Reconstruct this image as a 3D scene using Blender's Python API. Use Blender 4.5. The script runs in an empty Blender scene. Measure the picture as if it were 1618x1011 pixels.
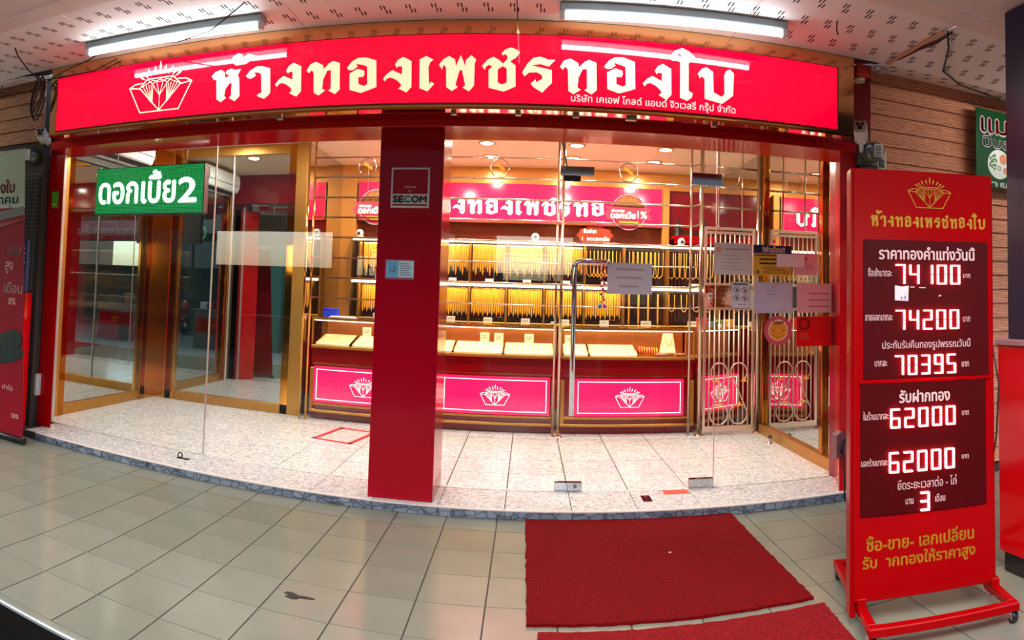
import bpy, bmesh, math, random
from mathutils import Matrix, Vector
random.seed(7)
SC = bpy.context.scene
COL = SC.collection
PI = math.pi

# ------------------------------------------------------------------ camera, world, light, exposure
F = 1040.0           # pixels per radian of the phone panorama (1618 x 1011 frame)
cd = bpy.data.cameras.new('camera')
cam = bpy.data.objects.new('camera', cd); COL.objects.link(cam)
cd.type = 'PANO'; cd.panorama_type = 'CENTRAL_CYLINDRICAL'
cd.central_cylindrical_range_u_min = -809 / F
cd.central_cylindrical_range_u_max = 809 / F
cd.central_cylindrical_range_v_min = -(1011 - 418.1) / F
cd.central_cylindrical_range_v_max = 418.1 / F
cd.central_cylindrical_radius = 1.0
cam.location = (0, -3.970, 1.325)
cam.rotation_euler = (1.6184, -0.0294, 0.0247)
SC.camera = cam

w = bpy.data.worlds.new('world'); SC.world = w; w.use_nodes = True
nt = w.node_tree
bg = nt.nodes['Background']
sky = nt.nodes.new('ShaderNodeTexSky'); sky.sky_type = 'NISHITA'
sky.sun_disc = False; sky.sun_elevation = math.radians(48); sky.sun_rotation = math.radians(200)
sky.air_density = 1.0; sky.dust_density = 3.0
nt.links.new(sky.outputs[0], bg.inputs[0])
bg.inputs[1].default_value = 0.84

def area(name, loc, rot, sx, sy, power, col):
    l = bpy.data.lights.new(name, 'AREA'); l.shape = 'RECTANGLE'; l.size = sx; l.size_y = sy
    l.energy = power; l.color = col
    o = bpy.data.objects.new(name, l); COL.objects.link(o); o.location = loc; o.rotation_euler = rot
    return o

SC.view_settings.view_transform = 'Standard'; SC.view_settings.look = 'None'
SC.view_settings.gamma = 1.0; SC.view_settings.use_curve_mapping = False
SC.view_settings.exposure = 0.0

# ------------------------------------------------------------------ materials
def lin(c):
    return tuple(((v / 255) / 12.92 if v / 255 <= 0.04045 else ((v / 255 + 0.055) / 1.055) ** 2.4) for v in c)
MATS = {}
def mat(name, rgb, rough=0.5, metal=0.0, em=None, es=0.0, var=0.0, noise=None, bump=None, spec=0.5, stretch=(1, 1, 1), coat=0.0):
    """rgb 0-255; var: random value change per object; noise: (scale, rgb2, amount); bump: (scale, strength)"""
    m = bpy.data.materials.new(name); m.use_nodes = True
    n = m.node_tree; b = n.nodes['Principled BSDF']
    c = lin(rgb) + (1,)
    b.inputs['Base Color'].default_value = c
    b.inputs['Roughness'].default_value = rough; b.inputs['Metallic'].default_value = metal
    b.inputs['Specular IOR Level'].default_value = spec
    b.inputs['Coat Weight'].default_value = coat
    if em:
        b.inputs['Emission Color'].default_value = tuple(em) + (1,); b.inputs['Emission Strength'].default_value = es
    out = None
    tc = n.nodes.new('ShaderNodeTexCoord'); mp = n.nodes.new('ShaderNodeMapping'); mp.inputs['Scale'].default_value = stretch
    n.links.new(tc.outputs['Object'], mp.inputs[0])
    if noise:
        t = n.nodes.new('ShaderNodeTexNoise'); t.inputs['Scale'].default_value = noise[0]; t.inputs['Detail'].default_value = 5
        n.links.new(mp.outputs[0], t.inputs['Vector'])
        r = n.nodes.new('ShaderNodeValToRGB'); r.color_ramp.elements[0].position = 0.5 - noise[2] / 2; r.color_ramp.elements[1].position = 0.5 + noise[2] / 2
        r.color_ramp.elements[0].color = c; r.color_ramp.elements[1].color = lin(noise[1]) + (1,)
        n.links.new(t.outputs['Fac'], r.inputs[0]); out = r.outputs[0]
    if var:
        oi = n.nodes.new('ShaderNodeObjectInfo'); mr = n.nodes.new('ShaderNodeMapRange')
        mr.inputs['To Min'].default_value = 1 - var; mr.inputs['To Max'].default_value = 1 + var
        n.links.new(oi.outputs['Random'], mr.inputs['Value'])
        h = n.nodes.new('ShaderNodeHueSaturation'); h.inputs['Color'].default_value = c
        if out: n.links.new(out, h.inputs['Color'])
        n.links.new(mr.outputs[0], h.inputs['Value']); out = h.outputs[0]
    if out: n.links.new(out, b.inputs['Base Color'])
    if bump:
        t = n.nodes.new('ShaderNodeTexNoise'); t.inputs['Scale'].default_value = bump[0]; t.inputs['Detail'].default_value = 3
        n.links.new(mp.outputs[0], t.inputs['Vector'])
        bp = n.nodes.new('ShaderNodeBump'); bp.inputs['Strength'].default_value = bump[1]; bp.inputs['Distance'].default_value = 0.01
        n.links.new(t.outputs['Fac'], bp.inputs['Height']); n.links.new(bp.outputs[0], b.inputs['Normal'])
    MATS[name] = m
    return m

def glass_mat(name, tint=(0.97, 0.985, 0.975), rough=0.0):
    m = bpy.data.materials.new(name); m.use_nodes = True; n = m.node_tree; n.nodes.clear()
    o = n.nodes.new('ShaderNodeOutputMaterial'); mx = n.nodes.new('ShaderNodeMixShader')
    t = n.nodes.new('ShaderNodeBsdfTransparent'); t.inputs[0].default_value = tint + (1,)
    g = n.nodes.new('ShaderNodeBsdfGlossy'); g.inputs['Roughness'].default_value = rough
    lw = n.nodes.new('ShaderNodeLayerWeight'); lw.inputs['Blend'].default_value = 0.5
    pw = n.nodes.new('ShaderNodeMath'); pw.operation = 'POWER'; pw.inputs[1].default_value = 5.0; n.links.new(lw.outputs['Facing'], pw.inputs[0])
    f = n.nodes.new('ShaderNodeMath'); f.operation = 'MULTIPLY_ADD'; f.inputs[1].default_value = 0.7; f.inputs[2].default_value = 0.04; n.links.new(pw.outputs[0], f.inputs[0])
    n.links.new(f.outputs[0], mx.inputs[0]); n.links.new(t.outputs[0], mx.inputs[1]); n.links.new(g.outputs[0], mx.inputs[2])
    n.links.new(mx.outputs[0], o.inputs[0]); return m

def pebble_mat(name, base, dark, light, scale, rough):
    """porcelain tile printed with a dry-stone pebble pattern"""
    m = mat(name, base, rough, var=0.03); n = m.node_tree; b = n.nodes['Principled BSDF']
    tc = n.nodes.new('ShaderNodeNewGeometry'); mp = n.nodes.new('ShaderNodeMapping'); mp.inputs['Scale'].default_value = (1.0, 2.4, 1.6)
    n.links.new(tc.outputs['Position'], mp.inputs[0])
    v = n.nodes.new('ShaderNodeTexVoronoi'); v.feature = 'DISTANCE_TO_EDGE'; v.inputs['Scale'].default_value = scale
    n.links.new(mp.outputs[0], v.inputs['Vector'])
    v2 = n.nodes.new('ShaderNodeTexVoronoi'); v2.inputs['Scale'].default_value = scale; n.links.new(mp.outputs[0], v2.inputs['Vector'])
    r = n.nodes.new('ShaderNodeValToRGB'); r.color_ramp.elements[0].position = 0.01; r.color_ramp.elements[1].position = 0.10
    r.color_ramp.elements[0].color = lin(dark) + (1,); r.color_ramp.elements[1].color = (1, 1, 1, 1)
    n.links.new(v.outputs['Distance'], r.inputs[0])
    r2 = n.nodes.new('ShaderNodeValToRGB'); r2.color_ramp.elements[0].color = lin(base) + (1,); r2.color_ramp.elements[1].color = lin(light) + (1,)
    n.links.new(v2.outputs['Color'], r2.inputs[0])
    mx = n.nodes.new('ShaderNodeMix'); mx.data_type = 'RGBA'; mx.blend_type = 'MULTIPLY'; mx.inputs[0].default_value = 0.75
    n.links.new(r2.outputs[0], mx.inputs[6]); n.links.new(r.outputs[0], mx.inputs[7])
    n.links.new(mx.outputs[2], b.inputs['Base Color']); return m

def carpet_mat(name, c1, c2, scale):
    m = mat(name, c1, 0.95, noise=(scale, c2, 0.35), bump=(scale * 1.5, 1.0), spec=0.1); return m

def wood_mat(name, c1, c2):
    """embossed wood-grain fibre-cement siding"""
    m = mat(name, c1, 0.55); n = m.node_tree; b = n.nodes['Principled BSDF']
    tc = n.nodes.new('ShaderNodeNewGeometry'); mp = n.nodes.new('ShaderNodeMapping'); mp.inputs['Scale'].default_value = (0.16, 1.0, 1.0)
    n.links.new(tc.outputs['Position'], mp.inputs[0])
    t = n.nodes.new('ShaderNodeTexWave'); t.wave_type = 'BANDS'; t.bands_direction = 'Z'; t.inputs['Scale'].default_value = 26; t.inputs['Distortion'].default_value = 9
    t.inputs['Detail'].default_value = 3; t.inputs['Detail Scale'].default_value = 1.4
    n.links.new(mp.outputs[0], t.inputs['Vector'])
    r = n.nodes.new('ShaderNodeValToRGB'); r.color_ramp.elements[0].color = lin(c2) + (1,); r.color_ramp.elements[1].color = lin(c1) + (1,)
    r.color_ramp.elements[0].position = 0.1; r.color_ramp.elements[1].position = 0.55
    n.links.new(t.outputs['Fac'], r.inputs[0]); n.links.new(r.outputs[0], b.inputs['Base Color'])
    bp = n.nodes.new('ShaderNodeBump'); bp.inputs['Strength'].default_value = 0.6; bp.inputs['Distance'].default_value = 0.004
    n.links.new(t.outputs['Fac'], bp.inputs['Height']); n.links.new(bp.outputs[0], b.inputs['Normal'])
    return m

def led_mat(name, col, strength, bg_col, scale):
    """LED matrix board: grid of evenly glowing dots"""
    m = mat(name, bg_col, 0.4); n = m.node_tree; b = n.nodes['Principled BSDF']
    tc = n.nodes.new('ShaderNodeNewGeometry'); mp = n.nodes.new('ShaderNodeMapping'); mp.inputs['Scale'].default_value = (scale, 1, scale)
    n.links.new(tc.outputs['Position'], mp.inputs[0])
    fr = n.nodes.new('ShaderNodeVectorMath'); fr.operation = 'FRACTION'; n.links.new(mp.outputs[0], fr.inputs[0])
    sb = n.nodes.new('ShaderNodeVectorMath'); sb.operation = 'SUBTRACT'; sb.inputs[1].default_value = (0.5, 0, 0.5); n.links.new(fr.outputs[0], sb.inputs[0])
    ml = n.nodes.new('ShaderNodeVectorMath'); ml.operation = 'MULTIPLY'; ml.inputs[1].default_value = (1, 0, 1); n.links.new(sb.outputs[0], ml.inputs[0])
    ln = n.nodes.new('ShaderNodeVectorMath'); ln.operation = 'LENGTH'; n.links.new(ml.outputs[0], ln.inputs[0])
    lt = n.nodes.new('ShaderNodeMath'); lt.operation = 'LESS_THAN'; lt.inputs[1].default_value = 0.36; n.links.new(ln.outputs['Value'], lt.inputs[0])
    sm = n.nodes.new('ShaderNodeMath'); sm.operation = 'MULTIPLY'; sm.inputs[1].default_value = strength; n.links.new(lt.outputs[0], sm.inputs[0])
    b.inputs['Emission Color'].default_value = col + (1,); n.links.new(sm.outputs[0], b.inputs['Emission Strength'])
    return m

M_RED = mat('red_cladding', (194, 6, 16), 0.10, spec=0.35)
M_REDD = mat('dark_red_paint', (120, 6, 20), 0.2)
M_REDM = mat('red_pillar_laminate', (150, 3, 26), 0.12, spec=0.3)
M_REDP = mat('red_powder_coat', (146, 1, 5), 0.25, spec=0.12)
M_GOLD = mat('gold_mirror_steel', (214, 158, 72), 0.10, 1.0)
M_GOLDF = mat('fascia_gold_steel', (232, 184, 128), 0.12, 1.0)
M_GOLDD = mat('deep_gold_mirror', (190, 120, 40), 0.06, 1.0)
M_GOLDS = mat('gold_satin', (208, 160, 84), 0.32, 0.85, noise=(60, (176, 122, 44), 0.6))
M_MIR = mat('mirror', (200, 208, 204), 0.004, 1.0)
M_STEEL = mat('polished_steel', (198, 178, 158), 0.16, 1.0)
M_STEELB = mat('bright_brushed_steel', (232, 208, 190), 0.28, 0.9)
M_CHROME = mat('chrome', (190, 196, 202), 0.08, 1.0)
M_ALU = mat('aluminium', (196, 190, 186), 0.35, 0.8)
M_BLACK = mat('black_plastic', (18, 18, 20), 0.35)
M_VELVET = mat('black_velvet', (26, 16, 16), 0.9, spec=0.1)
M_WHITE = mat('white_plastic', (222, 222, 218), 0.4)
M_CREAM = mat('cream_plastic', (206, 198, 168), 0.45)
M_GREY = mat('grey_plastic', (92, 96, 96), 0.4)
M_HOUS = mat('grey_lamp_housing', (150, 158, 164), 0.4)
M_WIRE = mat('black_cable', (14, 14, 16), 0.5)
M_TILE = mat('beige_floor_tile', (121, 124, 110), 0.15, noise=(3.2, (110, 114, 102), 0.6), var=0.045)
M_GROUT = mat('dark_grout', (62, 56, 50), 0.9)
M_PEB = pebble_mat('white_pebble_tile', (200, 203, 204), (150, 150, 152), (228, 228, 226), 21, 0.14)
M_PEBB = pebble_mat('blue_grey_pebble_tile', (84, 98, 116), (36, 44, 56), (128, 138, 150), 16, 0.35)
M_CEIL = mat('pale_soffit_board', (240, 228, 222), 0.6, noise=(1.6, (228, 216, 208), 0.8))
M_PLK = mat('painted_soffit_plank', (236, 216, 206), 0.6, noise=(2.5, (212, 190, 178), 0.8))
M_SLOT = mat('dark_slot', (52, 42, 38), 0.9)
M_WOODR = wood_mat('salmon_woodgrain', (236, 160, 120), (178, 104, 72))
M_WOODL = wood_mat('brown_woodgrain', (186, 128, 88), (96, 58, 36))
M_SIGN = mat('sign_face', (200, 0, 30), 0.03, em=(1.0, 0.0, 0.030), es=1.10)
M_CRM = mat('lit_cream_letters', (255, 236, 190), 0.15, em=(1.0, 0.72, 0.44), es=1.06)
M_PNKT = mat('lit_pink_lettering', (255, 200, 190), 0.3, em=(1.0, 0.42, 0.42), es=0.9)
M_SIGN2 = mat('inner_sign_face', (230, 20, 70), 0.12, em=(1.0, 0.008, 0.055), es=0.85)
M_SIGN3 = mat('counter_panel_face', (240, 20, 90), 0.10, em=(1.0, 0.010, 0.11), es=0.80)
M_CRM2 = mat('lit_white_letters', (255, 246, 230), 0.15, em=(1.0, 0.86, 0.74), es=1.3)
M_TUBE = mat('fluorescent_tube', (255, 255, 255), 0.3, em=(0.84, 0.94, 1.0), es=30)
M_FILL = mat('added_fill_tube', (255, 255, 255), 0.3, em=(1.0, 0.95, 0.86), es=75)  # stronger glow for the two added lamps out of view
M_DOWN = mat('downlight_lens', (255, 255, 255), 0.3, em=(1.0, 0.80, 0.52), es=22)
M_STRIP = mat('showcase_light_strip', (255, 255, 255), 0.3, em=(1.0, 0.84, 0.60), es=4)
M_LEDR = mat('red_led_segments', (255, 120, 130), 0.4, em=(1.0, 0.13, 0.15), es=11)
M_ACR = mat('backlit_red_acrylic', (120, 0, 8), 0.12, em=(1.0, 0.0, 0.012), es=0.20)
M_BOARD = mat('smoked_red_board', (66, 0, 4), 0.45, spec=0.15)
M_TXTW = mat('white_vinyl_lettering', (226, 190, 190), 0.5)
M_GOLDT = mat('gold_vinyl_lettering', (176, 130, 24), 0.4, 0.2)
M_LEDG = led_mat('green_led_matrix', (0.0, 0.70, 0.15), 0.85, (0, 40, 16), 88.0)
M_LEDT = mat('lit_green_led_text', (220, 255, 230), 0.4, em=(0.62, 1.0, 0.72), es=2.2)
M_GLASS = glass_mat('clear_glass')
M_CGLASS = glass_mat('case_glass', (0.97, 0.97, 0.96))
M_BEIGE = mat('cream_ceiling', (232, 214, 194), 0.5)
M_ORG = mat('gold_laminate_wall', (214, 146, 66), 0.22, 0.35)
M_CTR = mat('dark_red_laminate', (128, 8, 14), 0.12)
M_BRN = mat('brown_mirror_laminate', (112, 52, 30), 0.12, 0.6)
M_AU = mat('yellow_gold', (255, 186, 56), 0.35, 0.2)
M_TRAY = mat('cream_tray', (246, 226, 180), 0.5)
M_PAPER = mat('white_paper', (208, 204, 208), 0.6)
M_INK = mat('grey_ink', (120, 112, 120), 0.7)
M_BLUEP = mat('dark_blue_paint', (30, 28, 56), 0.3, spec=0.3)
M_KERB = mat('kerb_metal_edge', (190, 206, 210), 0.25, 0.6)
M_ROAD = mat('dark_concrete', (26, 26, 22), 0.9, noise=(6, (14, 14, 12), 0.7), spec=0.1)
M_CARP = carpet_mat('red_carpet', (128, 3, 9), (78, 1, 4), 130)
M_CARP2 = carpet_mat('worn_red_carpet', (150, 26, 32), (98, 10, 14), 170)

# ------------------------------------------------------------------ building helpers
def origin_of(o):
    v = Vector((0, 0, 0))
    while o is not None:
        v += o.location; o = o.parent
    return v

TXT = {}
def text_mesh(s):
    if s not in TXT:
        c = bpy.data.curves.new('t', 'FONT'); c.body = s; c.size = 1; c.resolution_u = 3
        o = bpy.data.objects.new('t', c); COL.objects.link(o); bpy.context.view_layer.update()
        TXT[s] = bpy.data.meshes.new_from_object(o.evaluated_get(bpy.context.evaluated_depsgraph_get()))
        bpy.data.objects.remove(o)
    return TXT[s]

class MB:
    def __init__(s): s.bm = bmesh.new()
    def box(s, x0, x1, y0, y1, z0, z1):
        v = [s.bm.verts.new((x, y, z)) for x in (x0, x1) for y in (y0, y1) for z in (z0, z1)]
        for f in ((0, 1, 3, 2), (4, 6, 7, 5), (0, 4, 5, 1), (2, 3, 7, 6), (0, 2, 6, 4), (1, 5, 7, 3)): s.bm.faces.new([v[i] for i in f])
        return s
    def hexa(s, P):   # 8 corners: bottom 4 ccw, top 4 ccw
        v = [s.bm.verts.new(p) for p in P]
        for f in ((3, 2, 1, 0), (4, 5, 6, 7), (0, 1, 5, 4), (1, 2, 6, 5), (2, 3, 7, 6), (3, 0, 4, 7)): s.bm.faces.new([v[i] for i in f])
        return s
    def bevbox(s, x0, x1, y0, y1, z0, z1, b=0.004, seg=1):
        t = bmesh.new(); bmesh.ops.create_cube(t, size=1)
        bmesh.ops.scale(t, vec=(x1 - x0, y1 - y0, z1 - z0), verts=t.verts); bmesh.ops.translate(t, vec=((x0 + x1) / 2, (y0 + y1) / 2, (z0 + z1) / 2), verts=t.verts)
        bmesh.ops.bevel(t, geom=t.edges[:], offset=b, segments=seg, affect='EDGES'); s.add(t); return s
    def add(s, t):
        m = bpy.data.meshes.new('x'); t.to_mesh(m); s.bm.from_mesh(m); bpy.data.meshes.remove(m); t.free(); return s
    def tube(s, pts, r, n=8, closed=False, cap=True):
        pts = [Vector(p) for p in pts]; N = len(pts); rings = []
        rr = r if isinstance(r, (list, tuple)) else [r] * N
        up = None
        for i, p in enumerate(pts):
            a = pts[(i - 1) % N] if (i > 0 or closed) else p; b = pts[(i + 1) % N] if (i < N - 1 or closed) else p
            d = (b - a).normalized() if (b - a).length > 1e-9 else Vector((0, 0, 1))
            if up is None: up = d.orthogonal().normalized()
            up = (up - d * up.dot(d)); up = up.normalized() if up.length > 1e-6 else d.orthogonal().normalized()
            q = d.cross(up)
            rings.append([s.bm.verts.new(p + (up * math.cos(2 * PI * k / n) + q * math.sin(2 * PI * k / n)) * rr[i]) for k in range(n)])
        for i in range(N if closed else N - 1):
            A, B = rings[i], rings[(i + 1) % N]
            for k in range(n): 
                f = s.bm.faces.new((A[k], A[(k + 1) % n], B[(k + 1) % n], B[k])); f.smooth = n > 4
        if cap and not closed: s.bm.faces.new(rings[0][::-1]); s.bm.faces.new(rings[-1])
        return s
    def cyl(s, a, b, r, n=16): return s.tube([a, b], r, n)
    def lathe(s, c, prof, n=20, axis='Z'):
        """prof: (radius, height) pairs"""
        rings = []
        for r, h in prof:
            ring = []
            for k in range(n):
                a = 2 * PI * k / n; x, y = r * math.cos(a), r * math.sin(a)
                p = {'Z': (x, y, h), 'Y': (x, h, y), 'X': (h, x, y)}[axis]
                ring.append(s.bm.verts.new((c[0] + p[0], c[1] + p[1], c[2] + p[2])))
            rings.append(ring)
        for A, B in zip(rings, rings[1:]):
            for k in range(n): s.bm.faces.new((A[k], A[(k + 1) % n], B[(k + 1) % n], B[k])).smooth = True
        s.bm.faces.new(rings[0]); s.bm.faces.new(rings[-1][::-1]); return s
    def prism(s, poly, y0, y1, hole=None):
        """polygon in XZ between y0 (front) and y1, optional hole bridged in"""
        if hole:
            o = min(range(len(poly)), key=lambda i: min((poly[i][0] - h[0]) ** 2 + (poly[i][1] - h[1]) ** 2 for h in hole))
            j = min(range(len(hole)), key=lambda i: (poly[o][0] - hole[i][0]) ** 2 + (poly[o][1] - hole[i][1]) ** 2)
            def ar(P): return sum(P[i][0] * P[(i + 1) % len(P)][1] - P[(i + 1) % len(P)][0] * P[i][1] for i in range(len(P)))
            h = hole[j:] + hole[:j]
            if ar(poly) * ar(h) > 0: h = [h[0]] + h[1:][::-1]
            e = 1e-4
            poly = poly[:o + 1] + h + [(h[0][0] + e, h[0][1] + e), (poly[o][0] + e, poly[o][1] + e)] + poly[o + 1:]
        t = bmesh.new(); vs = [t.verts.new((x, y0, z)) for x, z in poly]; f = t.faces.new(vs)
        if y1 is not None and abs(y1 - y0) > 1e-6:
            r = bmesh.ops.extrude_face_region(t, geom=[f]); vv = [g for g in r['geom'] if isinstance(g, bmesh.types.BMVert)]
            bmesh.ops.translate(t, vec=(0, y1 - y0, 0), verts=vv)
        bmesh.ops.triangulate(t, faces=t.faces[:]); bmesh.ops.recalc_face_normals(t, faces=t.faces[:]); s.add(t); return s
    def text(s, st, x0, x1, z0, z1, y, bold=0.0):
        m = text_mesh(st)
        xs = [v.co.x for v in m.vertices]; ys = [v.co.y for v in m.vertices]
        ax, bx, ay, by = min(xs), max(xs), min(ys), max(ys)
        offs = [(0, 0)] if not bold else [(-bold, 0), (bold, 0), (0, bold), (0, -bold)]
        for ox, oz in offs:
            t = bmesh.new(); t.from_mesh(m)
            for v in t.verts:
                v.co = Vector((x0 + (v.co.x - ax) / (bx - ax) * (x1 - x0) + ox, y - abs(ox) * 0.02 - oz * 0.01, z0 + (v.co.y - ay) / (by - ay) * (z1 - z0) + oz))
            s.add(t)
        return s
    def stroke(s, pts, wd, y, closed=False, y1=None):
        """flat line of width wd in XZ as small boxes"""
        P = list(pts) + ([pts[0]] if closed else [])
        for a, b in zip(P, P[1:]):
            d = Vector((b[0] - a[0], b[1] - a[1])); L = d.length
            if L < 1e-6: continue
            d /= L; n_ = Vector((-d.y, d.x)) * wd / 2; e = d * wd * 0.3
            q = [(a[0] - e.x + n_.x, a[1] - e.y + n_.y), (a[0] - e.x - n_.x, a[1] - e.y - n_.y), (b[0] + e.x - n_.x, b[1] + e.y - n_.y), (b[0] + e.x + n_.x, b[1] + e.y + n_.y)]
            s.bm.faces.new([s.bm.verts.new((x, y, z)) for x, z in q])
        return s
    def disc(s, cx, cz, r, y, n=28, y1=None):
        return s.prism([(cx + r * math.cos(2 * PI * k / n), cz + r * math.sin(2 * PI * k / n)) for k in range(n)], y, y1)
    def ring(s, cx, cz, r, wd, y, n=32, a0=0, a1=2 * PI):
        P = [(cx + r * math.cos(a0 + (a1 - a0) * k / n), cz + r * math.sin(a0 + (a1 - a0) * k / n)) for k in range(n + 1)]
        return s.stroke(P, wd, y)
    def sph(s, c, r, sc=(1, 1, 1), seg=12):
        t = bmesh.new(); bmesh.ops.create_uvsphere(t, u_segments=seg, v_segments=max(6, seg // 2), radius=r)
        for v in t.verts: v.co = Vector((c[0] + v.co.x * sc[0], c[1] + v.co.y * sc[1], c[2] + v.co.z * sc[2]))
        for f in t.faces: f.smooth = True
        return s.add(t)
    def xform(s, M): bmesh.ops.transform(s.bm, matrix=M, verts=s.bm.verts); return s
    def out(s, name, m, parent=None, local=False, keep=False):
        me = bpy.data.meshes.new(name); o = bpy.data.objects.new(name, me)
        if parent is not None:
            o.parent = parent
            if not local: bmesh.ops.translate(s.bm, vec=-origin_of(parent), verts=s.bm.verts)
        elif not local and len(s.bm.verts):
            xs = [v.co for v in s.bm.verts]
            c = Vector(((min(v.x for v in xs) + max(v.x for v in xs)) / 2, (min(v.y for v in xs) + max(v.y for v in xs)) / 2, min(v.z for v in xs)))
            bmesh.ops.translate(s.bm, vec=-c, verts=s.bm.verts); o.location = c
        s.bm.to_mesh(me)
        if not keep: s.bm.free()
        me.materials.append(m); COL.objects.link(o)
        return o

def B(x0, x1, y0, y1, z0, z1, b=None):
    return MB().bevbox(x0, x1, y0, y1, z0, z1, b) if b else MB().box(x0, x1, y0, y1, z0, z1)
def tag(o, label, cat, group=None):
    o['label'] = label; o['category'] = cat
    if group: o['group'] = group
    return o
def thing(name, label, cat, loc=(0, 0, 0), rotz=0, group=None):
    o = bpy.data.objects.new(name, None); COL.objects.link(o); o.location = loc; o.rotation_euler = (0, 0, rotz); o.empty_display_size = 0.05
    return tag(o, label, cat, group)
def struct(o, label=None, cat=None):
    o['kind'] = 'structure'
    if label: o['label'] = label; o['category'] = cat or 'wall'
    return o
def stuff(o): o['kind'] = 'stuff'; return o
def sempty(name, label, cat, loc=(0, 0, 0)):
    return struct(thing(name, label, cat, loc), label, cat)
def inst(me, name, parent, loc, rot=None, scale=None):
    o = bpy.data.objects.new(name, me); o.parent = parent; o.location = loc
    if rot: o.rotation_euler = rot
    if scale: o.scale = scale
    COL.objects.link(o); return o
def dup(root, loc, label=None):
    r = root.copy(); COL.objects.link(r); r.location = loc
    if label: r['label'] = label
    for ch in list(root.children):
        c = ch.copy(); COL.objects.link(c); c.parent = r
        for g in ch.children:
            d = g.copy(); COL.objects.link(d); d.parent = c
    return r

# decorative Thai glyphs of the shop's name (mm), traced as outlines, and their places on the big sign
GL={'h':[[(0,165),(25,189),(62,198),(88,181),(91,145),(122,157),(96,171),(98,188),(129,198),(157,188),(193,190),(175,154),(185,136),(192,29),(161,0),(122,23),(137,34),(138,108),(125,114),(97,80),(89,38),(104,25),(68,1),(40,21),(33,143),(17,141)]],'mt':[[(0,37),(14,57),(47,73),(71,61),(74,43),(109,62),(173,44),(126,20),(97,4),(35,0),(11,17),(36,25),(16,32)]],'aa':[[(0,144),(23,171),(63,195),(97,194),(152,177),(159,35),(150,22),(121,0),(83,15),(75,25),(104,38),(97,144),(84,157),(53,163),(62,141),(29,125),(13,130)]],'ng':[[(0,79),(24,108),(52,125),(106,100),(106,146),(84,147),(77,138),(65,156),(82,182),(110,198),(157,173),(161,30),(134,0),(90,22),(105,37),(99,51),(73,73),(40,87),(18,77),(13,64)]],'th':[[(0,147),(20,180),(55,194),(98,171),(102,147),(132,179),(156,192),(196,178),(201,28),(174,3),(135,25),(149,34),(146,141),(123,139),(101,90),(97,37),(115,26),(77,0),(49,16),(43,134),(29,149),(15,131)]],'o':[[(0,143),(27,178),(60,197),(104,199),(167,179),(173,30),(131,15),(85,0),(20,20),(17,112),(62,136),(100,124),(103,105),(95,90),(68,90),(69,50),(104,37),(121,48),(117,147),(89,158),(51,167),(62,151),(36,132),(12,131)]],'e':[[(0,177),(35,195),(75,175),(58,159),(50,137),(55,46),(67,41),(63,54),(85,42),(49,0),(4,18)]],'ph':[[(0,146),(22,175),(54,194),(87,175),(93,136),(118,198),(137,155),(142,136),(147,171),(175,198),(202,174),(194,149),(195,33),(169,0),(133,20),(147,33),(127,116),(114,117),(97,52),(94,36),(106,23),(74,2),(44,24),(40,130),(23,148),(18,120)]],'ch':[[(0,138),(31,174),(62,189),(88,174),(114,152),(135,175),(138,194),(123,206),(112,197),(104,207),(124,230),(155,241),(184,231),(204,215),(182,186),(150,166),(181,144),(185,29),(121,0),(40,20),(37,117),(58,136),(38,145),(22,135),(17,117)],[(86,120),(111,139),(134,127),(137,50),(111,37),(88,49)]],'r':[[(0,106),(28,155),(59,188),(96,195),(141,180),(177,180),(142,143),(97,156),(47,146),(104,135),(159,124),(161,54),(139,31),(111,0),(63,28),(48,47),(73,71),(78,54),(109,75),(108,94),(80,110),(36,107),(14,86)]],'ai':[[(0,231),(33,274),(76,293),(113,279),(162,238),(138,228),(113,212),(116,55),(140,45),(134,20),(108,0),(68,14),(66,215),(44,219),(21,218)],[(47,259),(65,259),(87,238),(59,237)]],'b':[[(0,157),(21,186),(48,197),(87,176),(91,60),(139,38),(156,57),(154,167),(164,189),(185,200),(209,180),(206,52),(143,0),(41,19),(39,131),(21,145),(11,132)]]}
PL=[('h',-1886,2421),('mt',-1758,2635),('aa',-1655,2421),('ng',-1467,2420),('th',-1276,2419),('o',-1037,2422),('ng',-828,2417),('e',-626,2421),('ph',-519,2420),('ch',-285,2421),('r',-67,2421),('th',136,2419),('o',375,2437),('ng',589,2421),('ai',731,2425),('b',899,2427)]
def shopname(mb, x0, x1, z0, z1, y, depth, order=None, upto=None, start=0):
    """the sixteen letters fitted to x0..x1 (whole name), base z0, tall letters to z1"""
    sx = (x1 - x0) / (1105 + 1886); sz = (z1 - z0) / 0.2 / 1000
    pl = list(PL)
    if order == 'swap':   # the price stand carries these two letters the other way round
        a, b = pl[9], pl[10]; pl[9] = (b[0], a[1] + 10, a[2]); pl[10] = (a[0], a[1] + 200, a[2])
    for k, px, pz in pl[start:upto]:
        L = [[(x0 + (px + 1886 + x) * sx, z0 + (pz - 2421 + z) * sz) for x, z in l] for l in GL[k]]
        mb.prism(L[0], y, y + depth if depth else None, hole=L[1] if len(L) > 1 else None)
    return mb
def letters(parent, m, x0, x1, z0, z1, y, depth, upto=None):
    for k in range(len(PL) if upto is None else upto):
        mb = MB(); shopname(mb, x0, x1, z0, z1, y, depth, start=k, upto=k + 1); mb.out('letter', m, parent)
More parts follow.
